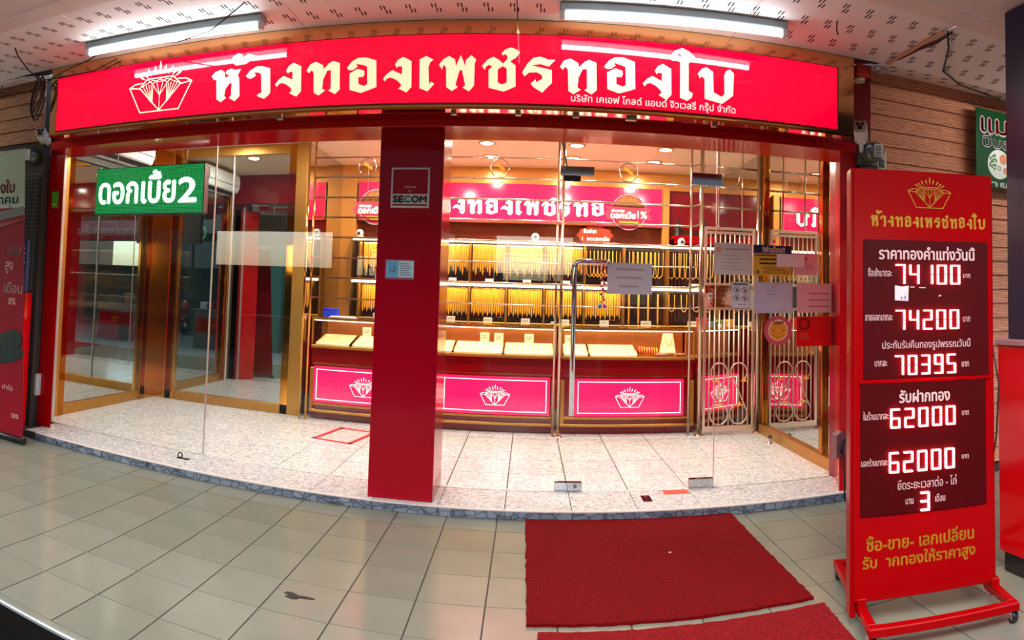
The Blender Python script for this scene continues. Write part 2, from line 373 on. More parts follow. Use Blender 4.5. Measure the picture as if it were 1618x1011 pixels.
def emblem(mb, cx, cz, r, y, wd, q_=.80):
    """the bowl with a cut stone and rays: strokes in XZ, half width r"""
    def p(*q): return [(cx + a * r, cz + b * r * q_) for a, b in q]
    S = mb.stroke
    S(p((-1, .16), (-.62, -.74), (.62, -.74), (1, .16)), wd, y)
    S(p((-1, .16), (-.82, .27), (-.58, .29)), wd, y); S(p((1, .16), (.82, .27), (.58, .29)), wd, y)
    S(p((-1, .16), (-.64, .10)), wd, y); S(p((1, .16), (.64, .10)), wd, y)
    S(p((-.66, .12), (-.42, .40), (.42, .40), (.66, .12), (0, -.72)), wd, y, closed=True)
    t = wd * .6
    S(p((0, -.72), (0, -.2)), t, y); S(p((0, -.2), (-.26, .24)), t, y); S(p((0, -.2), (.26, .24)), t, y)
    S(p((0, -.2), (-.1, .26)), t, y); S(p((0, -.2), (.1, .26)), t, y)
    S(p((-.6, .15), (-.24, .34), (0, .26), (.24, .34), (.6, .15)), t, y)
    S(p((-.42, .40), (-.24, .22), (0, .36), (.24, .22), (.42, .40)), t, y)
    for sg in (-1, 1):
        for a in (-.56, -.46, -.36, -.28, -.22):
            S(p((sg * a, .18), (sg * -.25, -.40)) if 0 else p((sg * a, .2 - abs(a + .4) * .2), (sg * -.24, -.42)), t, y)
        mb.prism(p((sg * -.22, -.2), (sg * -.22, -.48), (sg * -.36, -.3)), y, None)
    for k, (ang, l) in enumerate(((-52, .30), (-40, .28), (-27, .34), (-12, .34), (0, .48), (12, .34), (27, .34), (40, .28), (52, .30))):
        a = math.radians(ang); dx, dz = math.sin(a), math.cos(a); b = .56
        x, z = dx * b * 1.05, .12 + dz * b * .72
        mb.prism(p((x, z), (x + dx * l * .6 - dz * .035, z + dz * l * .6 + dx * .035), (x + dx * l, z + dz * l), (x + dx * l * .6 + dz * .035, z + dz * l * .6 - dx * .035)), y, None)
    return mb

# ================================================================== STRUCTURE: floors
FY = -2.04                                    # walkway edge
fl = struct(B(-7.2, 5.2, FY, 0.0, -0.02, -0.004).out('floor', M_GROUT), 'beige tiled walkway floor in front of the shop step', 'floor')
def tile_mesh(name, sx, sy, h, g, m):
    mb = MB(); b = 0.0015
    x, y = sx / 2 - g / 2, sy / 2 - g / 2
    mb.hexa([(-x, -y, -h), (x, -y, -h), (x, y, -h), (-x, y, -h), (-x + b, -y + b, 0), (x - b, -y + b, 0), (x - b, y - b, 0), (-x + b, y - b, 0)])
    me = bpy.data.meshes.new(name); mb.bm.to_mesh(me); mb.bm.free(); me.materials.append(m); return me
T = 0.3
fo = origin_of(fl)
tm = tile_mesh('tile', T, T, 0.008, 0.004, M_TILE)
rows = [(-0.1034 , 0.2067)] + [(-0.2067 - 0.15 - T * k, T) for k in range(6)]
for yc, dy in rows:
    me = tm if dy == T else tile_mesh('tile', T, dy - 0.002, 0.008, 0.004, M_TILE)
    for i in range(-16, 13):
        xc = -0.146 + T * i + 0.15
        if xc < -4.6 or xc > 3.4: continue
        t = inst(me, 'tile', fl, Vector((xc, yc, 0)) - fo)
        t.rotation_euler = (random.uniform(-.0012, .0012), random.uniform(-.0012, .0012), 0)
B(-7.2, 5.2, -2.04, -2.009, -0.012, 0).out('edge_tile_strip', M_TILE, fl)
B(-7.2, 5.2, -2.055, -2.04, -0.012, 0.004, .003).out('metal_edge_strip', M_KERB, fl)
B(-7.2, 5.2, -2.053, -2.04, -0.16, -0.0125).out('edge_riser', M_ROAD, fl)

road = struct(B(-14, 12, -12, -2.055, -0.2, -0.16).out('ground', M_ROAD), 'dark rough concrete ground beyond the walkway edge', 'ground')

struct(B(-14, 12, -12, -2.75, -0.16, -0.15).out('street', mat('bounce_slab_concrete', (136, 138, 128), 0.85, noise=(3, (112, 114, 106), .6), spec=.15)), 'grey street slab added to bounce light onto the soffit', 'street')  # paler ground added beyond view as a reflector for the soffit
# raised shop floor with pebble tiles
SX0, SX1 = -3.66, 2.17
sf = struct(B(-4.1, 2.30, 0.012, 3.8, -0.01, 0.047).out('floor', M_GROUT), 'raised shop floor of white pebble print tiles behind the step', 'floor')
so = origin_of(sf)
J0, DJ = -2.915, 0.4014
pt = tile_mesh('tile', DJ, DJ, 0.006, 0.006, M_PEB)
pf = tile_mesh('tile', DJ, 0.385, 0.006, 0.003, M_PEB)
for i in range(-3, 14):
    xc = J0 + DJ * (i + .5)
    if xc > 2.3: continue
    x0c, x1c = max(xc - DJ / 2, -4.05), min(xc + DJ / 2, 2.25)
    part_ = abs((x1c - x0c) - DJ) > 1e-3
    for j in range(-1, 5):
        yc = 0.2 if j < 0 else 0.41 + DJ * (j + .5)
        if j < 0 and (xc < -3.6 or x1c > SX1): 
            x0f, x1f = max(x0c, -3.6), min(x1c, 2.18)
            if x1f - x0f < .05: continue
            MB().box(x0f + .002, x1f - .002, 0.012, 0.392, 0.047, 0.055).out('tile', M_PEB, sf); continue
        if part_:
            if x1c - x0c > .03: MB().box(x0c + .002, x1c - .002, yc - .199, yc + .199, 0.047, 0.055).out('tile', M_PEB, sf)
        else:
            inst(pf if j < 0 else pt, 'tile', sf, Vector((xc, yc, 0.055)) - so)
B(-3.62, 2.06, 0.395, 0.428, 0.047, 0.057).out('threshold_strip', M_PEB, sf)
# step riser and nosing
stp = struct(B(-3.60, 2.10, 0.004, 0.014, 0.0, 0.05).out('step', M_GROUT), 'low step faced with blue grey pebble tiles along the shop front', 'step')
for i in range(-2, 13):
    x0, x1 = max(J0 + DJ * i, -3.60), min(J0 + DJ * (i + 1), 2.10)
    if x1 - x0 > .02: B(x0 + .0015, x1 - .0015, -0.004, 0.006, 0.0, 0.047, .0015).out('riser_tile', M_PEBB, stp)
M_NOSE = mat('pale_stone_nosing', (206, 196, 186), 0.3)
B(-3.60, 2.10, -0.006, 0.016, 0.047, 0.056, .002).out('nosing', M_NOSE, stp)

# ================================================================== CEILING of the walkway
ce = sempty('ceiling', 'pale slotted soffit boards over the walkway', 'ceiling', (0, 0, 2.85))
def cz(y): return 2.823 if y < -0.47 else 2.823 + (y + 0.47) * 0.30
xs = [-7.2, -6.05, -4.85, -3.65, -2.50, -1.30, -0.10, 1.10, 2.13, 3.30, 4.5, 5.2]
for a, b in zip(xs, xs[1:]):
    MB().hexa([(a + .003, -1.188, cz(-1.188)), (b - .003, -1.188, cz(-1.188)), (b - .003, -0.47, cz(-.47)), (a + .003, -0.47, cz(-.47)),
               (a + .003, -1.188, cz(-1.188) + .012), (b - .003, -1.188, cz(-1.188) + .012), (b - .003, -0.47, cz(-.47) + .012), (a + .003, -0.47, cz(-.47) + .012)]).out('soffit_board', M_CEIL, ce)
    if b < -3.0 or a > 1.5:
        MB().hexa([(a + .003, -.47, cz(-.47)), (b - .003, -.47, cz(-.47)), (b - .003, 0.16, cz(.16)), (a + .003, 0.16, cz(.16)),
               (a + .003, -.47, cz(-.47) + .012), (b - .003, -.47, cz(-.47) + .012), (b - .003, 0.16, cz(.16) + .012), (a + .003, 0.16, cz(.16) + .012)]).out('soffit_board', M_CEIL, ce)
MB().box(-7.2, 5.2, -1.2, 0.2, 3.06, 3.08).out('upper_deck', M_GROUT, ce)
for k in range(6):
    y1 = -1.192 - .162 * k
    B(-7.2, 5.2, y1 - .158, y1, 2.815 + .004 * (k % 2), 2.835, .003).out('soffit_plank', M_PLK, ce)
sl = MB()
for i in range(-36, 33):
    x = 0.0 + i * 0.1365
    for j in range(-1, 5):
        for g in range(2):
            y = -1.10 + j * 0.215 + g * 0.055
            if y > .1 or (y > -.49 and -3.3 < x < 1.95) or y < -1.17: continue
            xx = x + g * .020
            for dx in (0, .019):
                z = cz(y); z2 = cz(y + .045)
                sl.hexa([(xx + dx, y, z - .0012), (xx + dx + .0075, y, z - .0012), (xx + dx + .0075, y + .045, z2 - .0012), (xx + dx, y + .045, z2 - .0012),
                         (xx + dx, y, z + .002), (xx + dx + .0075, y, z + .002), (xx + dx + .0075, y + .045, z2 + .002), (xx + dx, y + .045, z2 + .002)])
stuff(sl.out('vent_slot', M_SLOT, ce))
# open joint with curling cover strip on the right
j_ = MB().tube([(2.10, -.50, 2.818), (2.115, -.65, 2.808), (2.13, -.82, 2.812), (2.14, -.98, 2.800), (2.15, -1.12, 2.812)], [.004, .008, .010, .012, .006], 6).out('loose_joint_strip', mat('dark_brown_gap', (70, 40, 30), .8), ce)
B(2.095, 2.112, -1.10, -.5, 2.806, 2.814).out('loose_joint_strip', mat('peeling_strip', (206, 150, 120), .7), ce)

# ================================================================== shop front piers, header, glass
def pier(name, label, x0, x1, y0, y1, z0, z1, m): return struct(B(x0, x1, y0, y1, z0, z1, .004).out(name, m), label, 'pier')
def splay(name, label, xa, xb, xc, xd, y0, y1, z0, z1, m):
    return struct(MB().hexa([(xa, y0, z0), (xb, y0, z0), (xc, y1, z0), (xd, y1, z0), (xa, y0, z1), (xb, y0, z1), (xc, y1, z1), (xd, y1, z1)]).out(name, m), label, 'pier')
splay('trim_1', 'glossy red clad pier at the left end of the shop glass', -3.790, -3.632, -3.825, -3.99, 0.22, 0.44, 0.055, 2.36, M_RED)
pier('trim_2', 'darker red strip pier between the left pier and neighbouring shop', -3.980, -3.792, 0.26, 0.44, 0.0, 3.03, M_REDD)
splay('trim_3', 'glossy red clad pier at the right end of the shop glass', 2.045, 2.165, 2.30, 2.205, 0.03, 0.44, 0.0, 2.40, M_RED)
pier('trim_4', 'darker red strip pier behind the price stand', 2.167, 2.300, 0.05, 0.44, 0.0, 3.03, M_REDD)
h = struct(B(-3.60, 2.165, 0.0, 0.36, 2.355, 2.42, .004).out('trim_5', M_RED), 'glossy red header beam above the shop glass', 'beam')
B(-3.42, 2.05, 0.36, 0.43, 2.385, 2.43, .003).out('top_rail', M_ALU, h)
MB().box(-3.6, 2.165, .40, .48, 2.43, 2.86).out('upper_infill', M_CTR, h)
MB().box(-4.0, 2.2, .50, .60, 2.42, 2.82).out('inner_beam', M_CTR, h)

gx = [(-3.785, -2.290), (-2.284, -0.93), (-0.545, 0.195)]
for k, (a, b) in enumerate(gx):
    g = sempty('window_%d' % (k + 1), ['large left shop window pane beside the left pier', 'shop window pane between the left pane and the red pillar', 'narrow shop window pane right of the red pillar'][k], 'window', ((a + b) / 2, .41, .055))
    MB().box(a, b, .405, .413, .057, 2.40).out('pane', M_GLASS, g)
    if k == 0: B(-3.805, -3.775, .39, .43, .055, 2.40, .003).out('frame', M_ALU, g)
    if k < 2: MB().box(b - .004, b + .004, .403, .415, .06, 2.39).out('sealant_joint', M_ALU, g)
g = sempty('window_4', 'right fixed shop window pane carrying the notices', 'window', (1.7, .41, .055))
MB().box(1.282, 2.19, .405, .413, .057, 2.40).out('pane', M_GLASS, g)
MB().box(1.277, 1.281, .403, .415, .06, 2.39).out('sealant_joint', M_ALU, g)
B(2.175, 2.195, .39, .43, .055, 2.40, .003).out('frame', M_GOLDS, g)
g = sempty('window_5', 'glass transom pane above the glass door', 'window', (.74, .41, 2.2))
MB().box(.20, 1.272, .405, .413, 2.175, 2.40).out('pane', M_GLASS, g)

d = sempty('door_1', 'frameless glass door with a long steel pull handle', 'door', (.74, .41, .06))
MB().box(.20, 1.272, .404, .414, .065, 2.165).out('pane', M_GLASS, d)
for (a, b, z0, z1) in ((.205, .385, .062, .118), (1.105, 1.275, .062, .122)):
    p = B(a, b, .392, .426, z0, z1, .003).out('patch_fitting', M_CHROME, d)
MB().tube([(.34, .390, .092), (.34, .386, .092)], .012, 12).out('lock_cylinder', M_GREY, d)
for (a, b, z0, z1) in ((.195, .420, 2.145, 2.205), (1.095, 1.315, 2.118, 2.205)):
    p = B(a, b, .390, .428, z0, z1, .003).out('patch_fitting', M_CHROME, d)
B(.215, .33, .396, .422, 2.105, 2.143, .003).out('patch_cover', M_BLACK, d)
MB().tube([(.195, .41, 2.40), (.235, .41, 2.20)], .006, 6).out('closer_arm', M_GREY, d)
hb = MB().tube([(.300, .340, .560), (.300, .340, 1.525), (.304, .340, 1.545), (.318, .340, 1.560), (.34, .340, 1.565), (.50, .345, 1.565), (.525, .36, 1.565), (.53, .404, 1.565)], .0165, 12)
hb.tube([(.300, .340, .60), (.300, .404, .60)], .012, 10).tube([(.300, .340, 1.45), (.300, .404, 1.45)], .012, 10)
hb.out('pull_handle', M_CHROME, d)

# red pillar
pl_ = struct(B(-.952, -.546, .050, .45, .055, 2.42, .003).out('pillar', M_REDM), 'square dark red laminate pillar in front of the shop glass', 'pillar')
# plank walls of the neighbours
def plankwall(name, label, x0, x1, zs, m, y=.10, split=None):
    r = sempty(name, label, 'wall', ((x0 + x1) / 2, y, 0))
    MB().box(x0, x1, y + .014, y + .10, 0, 3.03).out('wall_backing', M_GROUT, r)
    z = zs
    while z < 3.02:
        cuts = [x0] + [s for s in (split or []) ] + [x1]
        for a, b in zip(cuts, cuts[1:]):
            t = min(z + .1095, 3.03)
            MB().hexa([(a + .001, y - .016, z), (b - .001, y - .016, z), (b - .001, y + .014, z), (a + .001, y + .014, z), (a + .001, y - .002, t), (b - .001, y - .002, t), (b - .001, y + .014, t), (a + .001, y + .014, t)]).out('plank', m, r)
        z += .1145
    return r
wr = plankwall('wall_right', 'salmon wood grain siding wall of the neighbouring shop on the right', 2.302, 5.2, 0.05, M_WOODR)
wl = plankwall('wall_left', 'brown wood grain siding above the neighbouring shop on the left', -7.2, -3.795, 2.47, M_WOODL, y=.12)

# ================================================================== BIG SIGN
SB = thing('shop_sign', 'long backlit red sign box with cream Thai letters above the glass front', 'sign', (-.66, -.47, 2.34))
B(-3.135, 1.775, -.475, -.40, 2.352, 2.744, .004).out('box', M_REDD, SB)
face = B(-3.122, 1.762, -.482, -.474, 2.362, 2.735, .002).out('sign_face', M_SIGN, SB)
letters(face, M_CRM, -1.886, 1.105, 2.421, 2.621, -.4845, .003)
emblem(MB(), -2.258, 2.547, .232, -.4835, .0072).out('emblem', M_CRM, face)
MB().text('บริษัท เคเอฟ โกลด์ แอนด์ จิวเวลรี่ กรุ๊ป จำกัด', .200, 1.120, 2.366, 2.424, -.4835, .0008).out('small_lettering', M_PNKT, face)
fa = struct(B(-3.20, 1.885, -.468, -.455, 2.34, 2.823, .003).out('trim_6', M_GOLDF), 'gold mirror steel fascia framing the big sign', 'fascia')
MB().hexa([(-3.20, -.468, 2.328), (1.885, -.468, 2.328), (1.99, 0.02, 2.40), (-3.42, 0.02, 2.40), (-3.20, -.468, 2.342), (1.885, -.468, 2.342), (1.99, .02, 2.414), (-3.42, 0.02, 2.414)]).out('soffit_panel', M_GOLDD, fa)
MB().hexa([(-3.20, -.46, 2.34), (-3.19, -.46, 2.34), (-3.41, 0.02, 2.41), (-3.42, 0.02, 2.41), (-3.20, -.46, 2.82), (-3.19, -.46, 2.82), (-3.61, 0.04, 2.97), (-3.62, 0.04, 2.97)]).out('side_panel', M_GOLDD, fa)
MB().hexa([(1.875, -.46, 2.34), (1.885, -.46, 2.34), (1.99, 0.02, 2.41), (1.98, 0.02, 2.41), (1.875, -.46, 2.82), (1.885, -.46, 2.82), (2.17, 0.04, 2.97), (2.16, 0.04, 2.97)]).out('side_panel', M_GOLDD, fa)
for x, wd in ((-.46, .03), (-.10, .03), (.22, .035), (.52, .06), (1.02, .03), (-1.5, .03)):
    B(x, x + wd, -.36, -.33, 2.330, 2.346).out('clip', M_ALU, fa)

# ================================================================== fluorescent fittings
def lamp(label, x0, x1, y, dy, m=None):
    t = thing('fluorescent_lamp', label, 'lamp', ((x0 + x1) / 2, y, 2.823))
    t.rotation_euler = (0, 0, dy)
    L = (x1 - x0) / 2
    MB().bevbox(-L, L, -.045, .035, -.045, 0, .006).out('housing', M_HOUS, t, local=True)
    for a_ in (-L, L - .03): MB().bevbox(a_, a_ + .03, -.040, -.005, -.085, -.040, .004).out('end_holder', M_WHITE, t, local=True)
    MB().tube([(-L + .03, -.022, -.068), (L - .03, -.022, -.068)], .014, 12).out('tube', m or M_TUBE, t, local=True)
    return t
lamp('white fluorescent batten above the left part of the sign, with black cable', -2.66, -1.46, -.700, .03)
lamp('white fluorescent batten above the right part of the sign', .12, 1.32, -.700, -.06)

lamp('added fluorescent batten out of view to the right, brightening the siding', 3.15, 4.35, -.95, 0, M_FILL)  # this lamp and the next are added out of view to brighten the siding
lamp('added fluorescent batten out of view to the left, brightening the siding', -5.85, -4.65, -.95, 0, M_FILL)

# ================================================================== cameras, siren, meters
def bullet(label, x, y, z, rz, rx=-.25):
    t = thing('security_camera', label, 'camera', (x, y, z), rz); t.scale = (1.3, 1.3, 1.3)
    b = MB().bevbox(-.034, .034, -.05, .10, -.03, .03, .012, 2)
    b.xform(Matrix.Rotation(rx, 4, 'X')); b.out('housing', M_WHITE, t, local=True)
    f = MB().bevbox(-.031, .031, -.054, -.048, -.028, .028, .002)
    for cx, cz_, r in ((-.014, .010, .009), (.010, .010, .009), (-.002, -.011, .012)):
        c = MB().tube([(cx, -.058, cz_), (cx, -.050, cz_)], r, 14); c.xform(Matrix.Rotation(rx, 4, 'X')); c.out('lens', M_BLACK, t, local=True)
    f.xform(Matrix.Rotation(rx, 4, 'X')); f.out('face_plate', M_ALU, t, local=True)
    MB().tube([(0, .06, -.03), (0, .10, -.07), (0, .17, -.075)], .012, 8).out('bracket', M_WHITE, t, local=True)
    MB().tube([(.01, .09, 0), (.03, .14, .02), (.03, .18, -.03)], .004, 6).out('cable', M_WIRE, t, local=True)
    return t
bullet('white bullet camera mounted on the left dark red pier below the sign end', -3.77, .08, 2.505, .45)
bullet('white bullet camera mounted on the right dark red pier below the sign end', 2.09, -.18, 2.46, -.55)
t = thing('alarm_siren', 'orange red alarm siren box at the top of the right pier', 'siren', (2.07, -.20, 2.80))
MB().bevbox(2.015, 2.125, -.27, -.13, 2.805, 2.880, .008).out('housing', mat('siren_red', (206, 30, 12), .35), t)
MB().tube([(2.07, -.20, 2.805), (2.07, -.20, 2.782)], .036, 16).out('horn', M_CREAM, t)
for k in range(4): MB().box(2.025, 2.115, -.273, -.269, 2.820 + k * .014, 2.824 + k * .014).out('louvre', M_CTR, t)
tag(B(2.165, 2.235, -.30, -.25, 2.845, 2.878, .004).out('junction_box', M_ALU), 'small grey junction box at the ceiling right of the siren', 'box')

def meter(label, x, z, dy=0):
    t = thing('electricity_meter', label, 'meter', (x, .03, z - .10))
    MB().bevbox(x - .075, x + .075, -.02, .10, z - .085, z + .085, .008).out('case', M_GREY, t)
    MB().lathe((x + .01, -.02, z), [(.066, 0), (.070, -.03), (.066, -.085), (.052, -.10)], 20, 'Y').out('glass_dome', mat('meter_smoked_glass', (96, 104, 100), .08, .2), t)
    MB().box(x - .015, x + .055, -.1225, -.1205, z - .04, z + .05).out('data_plate', M_PAPER, t)
    s = MB()
    for k in range(5): s.box(x - .008, x + .035 + .01 * (k % 2), -.1240, -.1226, z - .030 + k * .015, z - .024 + k * .015)
    s.out('print', M_BLUEP, t)
    MB().bevbox(x - .075, x + .075, -.03, .05, z - .12, z - .085, .006).out('terminal_cover', M_BLACK, t)
    t.location.y += dy
    return t
meter('round fronted electricity meter on the right pier above the price stand', 2.245, 2.355)
meter('round fronted electricity meter beside the left banner', -3.93, 2.345, .17)
t = thing('circuit_breaker', 'cream circuit breaker box on the salmon siding beside the meter', 'breaker', (2.375, .05, 2.27))
MB().bevbox(2.335, 2.415, .02, .09, 2.262, 2.402, .006).out('case', M_CREAM, t)
MB().bevbox(2.352, 2.392, .012, .022, 2.278, 2.335, .003).out('switch', M_BLACK, t)
t = thing('circuit_breaker', 'cream breaker board with a black switch beside the left meter', 'breaker', (-3.90, .24, 2.25))
MB().bevbox(-4.10, -3.822, .235, .262, 2.245, 2.49, .004).out('board', M_CREAM, t)
MB().bevbox(-3.875, -3.83, .195, .235, 2.29, 2.43, .006).out('switch', M_BLACK, t)

# ---- cables
def cable(label, pts, r=.006, name='cable'):
    o = MB().tube(pts, r, 6).out(name, M_WIRE); return tag(o, label, 'cable')
def loops(cx, cy, cz_, n):
    P = []
    for k in range(n * 14 + 1):
        a = 2 * PI * k / 14; rr = .055 + .012 * math.sin(k * .37)
        P.append((cx + rr * math.cos(a) * .8 + .04 * math.sin(a), cy + .0012 * k, cz_ + rr * math.sin(a) * 2.4 - .05))
    return P
cable('coil of black cable hanging off the left end of the sign', loops(-3.26, -.56, 2.66, 3), .0055, 'cable_coil')
cable('thin black cable from the soffit down to the cable coil on the left', [(-3.10, -.95, 2.815), (-3.12, -.9, 2.78), (-3.17, -.75, 2.74), (-3.22, -.56, 2.72), (-3.24, -.53, 2.69)], .005)
cable('black cable running from the coil past the left fluorescent batten', [(-3.22, -.53, 2.70), (-3.0, -.56, 2.75), (-2.75, -.60, 2.775), (-2.62, -.63, 2.80), (-2.3, -.665, 2.80), (-2.0, -.71, 2.735), (-1.75, -.79, 2.73), (-1.55, -.86, 2.80), (-1.5, -.88, 2.818)], .004)
cable('black cable sagging along the top edge of the sign at the left', [(-3.20, -.52, 2.73), (-3.0, -.50, 2.735), (-2.8, -.495, 2.735), (-2.6, -.49, 2.79)], .004)
cable('small hooked wire stub under the left soffit', [(-4.0, -.2, 2.90), (-4.0, -.21, 2.84), (-4.03, -.22, 2.80), (-4.02, -.23, 2.77)], .004)
cable('black cable crossing the soffit at the upper right', [(2.10, -1.14, 2.80), (2.25, -.95, 2.80), (2.45, -.62, 2.80), (2.75, -.40, 2.83), (3.3, -.2, 2.88)], .006)
cable('short wire stub under the soffit right of the right batten', [(1.55, -.9, 2.822), (1.56, -.87, 2.79), (1.58, -.85, 2.77)], .004)
cable('black lead hanging from the grey outlet down the right pier', [(2.03, -.06, .45), (2.02, -.07, .34), (2.035, -.06, .2), (2.05, -.04, .05), (2.06, -.03, .004)], .006)

# ================================================================== things on the pillar and piers
t = thing('security_plaque', 'square red and white security company plaque on the red pillar', 'sign', (-.752, .05, 1.85))
MB().box(-.873, -.630, .044, .050, 1.853, 2.105).out('plate', M_PAPER, t)
MB().box(-.862, -.641, .042, .0445, 1.940, 2.094).out('red_field', M_REDM, t)
M_NAVY = mat('navy_print', (16, 24, 60), .5)
MB().text('SE', -.858, -.794, 1.887, 1.927, .0418, .0030).text('OM', -.740, -.647, 1.887, 1.927, .0418, .0030).out('lettering', M_NAVY, t)
MB().text('C', -.786, -.750, 1.887, 1.927, .0418, .0030).out('teal_letter', mat('teal_print', (20, 130, 120), .5), t)
MB().box(-.864, -.640, .0418, .0432, 1.866, 1.876).out('underline', M_REDD, t)
MB().text('Security', -.785, -.712, 1.972, 1.992, .0412).text('by', -.760, -.742, 1.948, 1.966, .0412).out('small_lettering', M_TXTW, t)
t = thing('sticker', 'light blue and white paper sticker in a clear sleeve on the red pillar', 'sticker', (-.80, .05, 1.40))
MB().box(-.893, -.708, .0475, .0495, 1.405, 1.528).out('sleeve', mat('clear_sleeve', (150, 90, 110), .1), t)
MB().box(-.885, -.712, .045, .0475, 1.418, 1.521).out('sheet', mat('pale_blue_paper', (176, 206, 216), .5), t)
MB().box(-.883, -.808, .0435, .045, 1.420, 1.519).out('blue_field', mat('sky_blue_print', (84, 160, 196), .5), t)
MB().ring(-.846, 1.468, .016, .005, .0430).out('round_mark', M_PAPER, t)
s = MB()
for k in range(6): s.box(-.800, -.722 - .01 * (k % 3), .0440, .045, 1.430 + k * .014, 1.435 + k * .014)
s.out('print', M_GREY, t)
t = thing('green_sticker', 'bright green sticker with a pale emblem on the left red pier', 'sticker', (-3.70, .22, 1.9))
MB().bevbox(-3.748, -3.676, .215, .2195, 1.905, 2.045, .001).out('sheet', mat('green_print', (90, 200, 40), .5), t)
MB().ring(-3.712, 1.99, .018, .006, .2145, 20).box(-3.735, -3.690, .2142, .215, 1.92, 1.95).out('emblem', mat('lime_print', (190, 240, 90), .5), t)
t = thing('outlet_box', 'white plastic outlet box low on the left beside the banner', 'outlet', (-3.88, .2, .28))
MB().bevbox(-3.905, -3.765, .17, .259, .305, .49, .008).out('body', M_WHITE, t)
MB().bevbox(-3.893, -3.853, .166, .171, .36, .45, .002).out('socket_plate', M_GREY, t)
t = thing('outlet_box', 'dark grey hooded outlet with a lead low on the right pier', 'outlet', (2.02, 0, .28))
MB().prism([(1.975, .290), (1.975, .445), (2.012, .470), (2.075, .440), (2.105, .440), (2.105, .300), (2.055, .310), (2.02, .325)], -.07, -.002).out('hood', mat('mauve_grey_plastic', (110, 60, 66), .4), t)
MB().tube([(2.005, -.075, .33), (2.015, -.085, .40), (2.04, -.08, .42), (2.06, -.075, .415)], .008, 8).out('plug_lead', M_WIRE, t)
MB().bevbox(2.055, 2.09, -.078, -.07, .34, .41, .003).out('plug', M_GREY, t)
for k, (z0, z1, s_, m_) in enumerate(((1.93, 2.02, 'A', M_PAPER), (1.83, 1.92, 'A', M_PAPER), (1.72, 1.80, None, M_PAPER))):
    t = thing('pier_label', ['upper pale blue lettered label on the right pier edge', 'lower pale blue lettered label on the right pier edge', 'small patterned label under the two lettered ones on the right pier'][k], 'label', (2.135, 0, z0))
    MB().box(2.112, 2.158, -.003, -.0005, z0 + .06, z1 + .06).out('sheet', mat('pale_violet_paper', (170, 160, 196), .5), t)
    if s_: MB().text(s_, 2.124, 2.148, z0 + .085, z1 + .035, -.0035).out('lettering', M_TXTW, t)
    else:
        s = MB()
        for q in range(4): s.box(2.118, 2.152 - .006 * (q % 2), -.004, -.003, z0 + .07 + q * .018, z0 + .078 + q * .018)
        s.out('print', M_GREY, t)
# small paper tags hanging under the fascia? none; floor hardware
t = thing('floor_ring', 'dark metal ring bolt with a hasp on the shop ledge', 'bolt', (-2.36, .21, .055))
MB().bevbox(-2.40, -2.30, .20, .235, .055, .059, .001).out('plate', M_BLACK, t)
MB().tube([(-2.375 + .018 * math.cos(a), .215, .078 + .018 * math.sin(a)) for a in [2 * PI * k / 14 for k in range(14)]], .005, 6, closed=True).out('ring', mat('rusty_steel', (60, 44, 34), .5, .6), t)
t = thing('floor_bolt_plate', 'chrome oval bolt plate set in the shop ledge before the glass door', 'bolt', (.78, .22, .055))
MB().bevbox(.755, .815, .16, .29, .055, .059, .0015).out('plate', M_CHROME, t)
for y_ in (.20, .25): MB().tube([(.785, y_, .0595), (.785, y_, .0602)], .012, 12).out('bolt_hole', M_BLACK, t)
t = MB(); random.seed(3)
P = []
for k in range(22):
    a = 2 * PI * k / 22; r = .032 * (1 + .6 * math.sin(a * 3 + 1) + .35 * random.random()); P.append((-.94 + r * 1.5 * math.cos(a), -1.245 + r * .55 * math.sin(a)))
bm_ = MB(); f = bm_.bm.faces.new([bm_.bm.verts.new((x, y, .0)) for x, y in P]); r_ = bmesh.ops.extrude_face_region(bm_.bm, geom=[f])
bmesh.ops.translate(bm_.bm, vec=(0, 0, .0025), verts=[q for q in r_['geom'] if isinstance(q, bmesh.types.BMVert)]); bmesh.ops.recalc_face_normals(bm_.bm, faces=bm_.bm.faces[:])
tag(bm_.out('tar_patch', mat('black_tar', (34, 28, 20), .8)), 'ragged black patch stuck on the beige floor tiles', 'stain')
t = B(.76, .775, -.565, -.555, .012, .016, .001).out('paper_scrap', M_PAPER); tag(t, 'tiny white scrap on the red carpet', 'scrap')
t = thing('floor_tape_square', 'red tape rectangle stuck on the shop floor left of the pillar', 'tape', (-1.6, 1.6, .055))
q = [(-1.76, 1.42), (-1.43, 1.36), (-1.33, 1.86), (-1.66, 1.92)]
for a, b in zip(q, q[1:] + q[:1]):
    dx, dy = b[0] - a[0], b[1] - a[1]; L = math.hypot(dx, dy); nx, ny = -dy / L * .022, dx / L * .022; ex, ey = dx / L * .022, dy / L * .022
    MB().hexa([(a[0] - ex - nx, a[1] - ey - ny, .0555), (b[0] + ex - nx, b[1] + ey - ny, .0555), (b[0] + ex + nx, b[1] + ey + ny, .0555), (a[0] - ex + nx, a[1] - ey + ny, .0555),
               (a[0] - ex - nx, a[1] - ey - ny, .0562), (b[0] + ex - nx, b[1] + ey - ny, .0562), (b[0] + ex + nx, b[1] + ey + ny, .0562), (a[0] - ex + nx, a[1] - ey + ny, .0562)]).out('tape_strip', mat('red_tape', (206, 30, 40), .4), t)
tag(B(.92, 1.09, .30, .385, .0555, .0565).out('tape_remnant', mat('orange_red_tape', (226, 70, 40), .5)), 'torn orange red tape remnant on the ledge by the door hinge', 'tape')

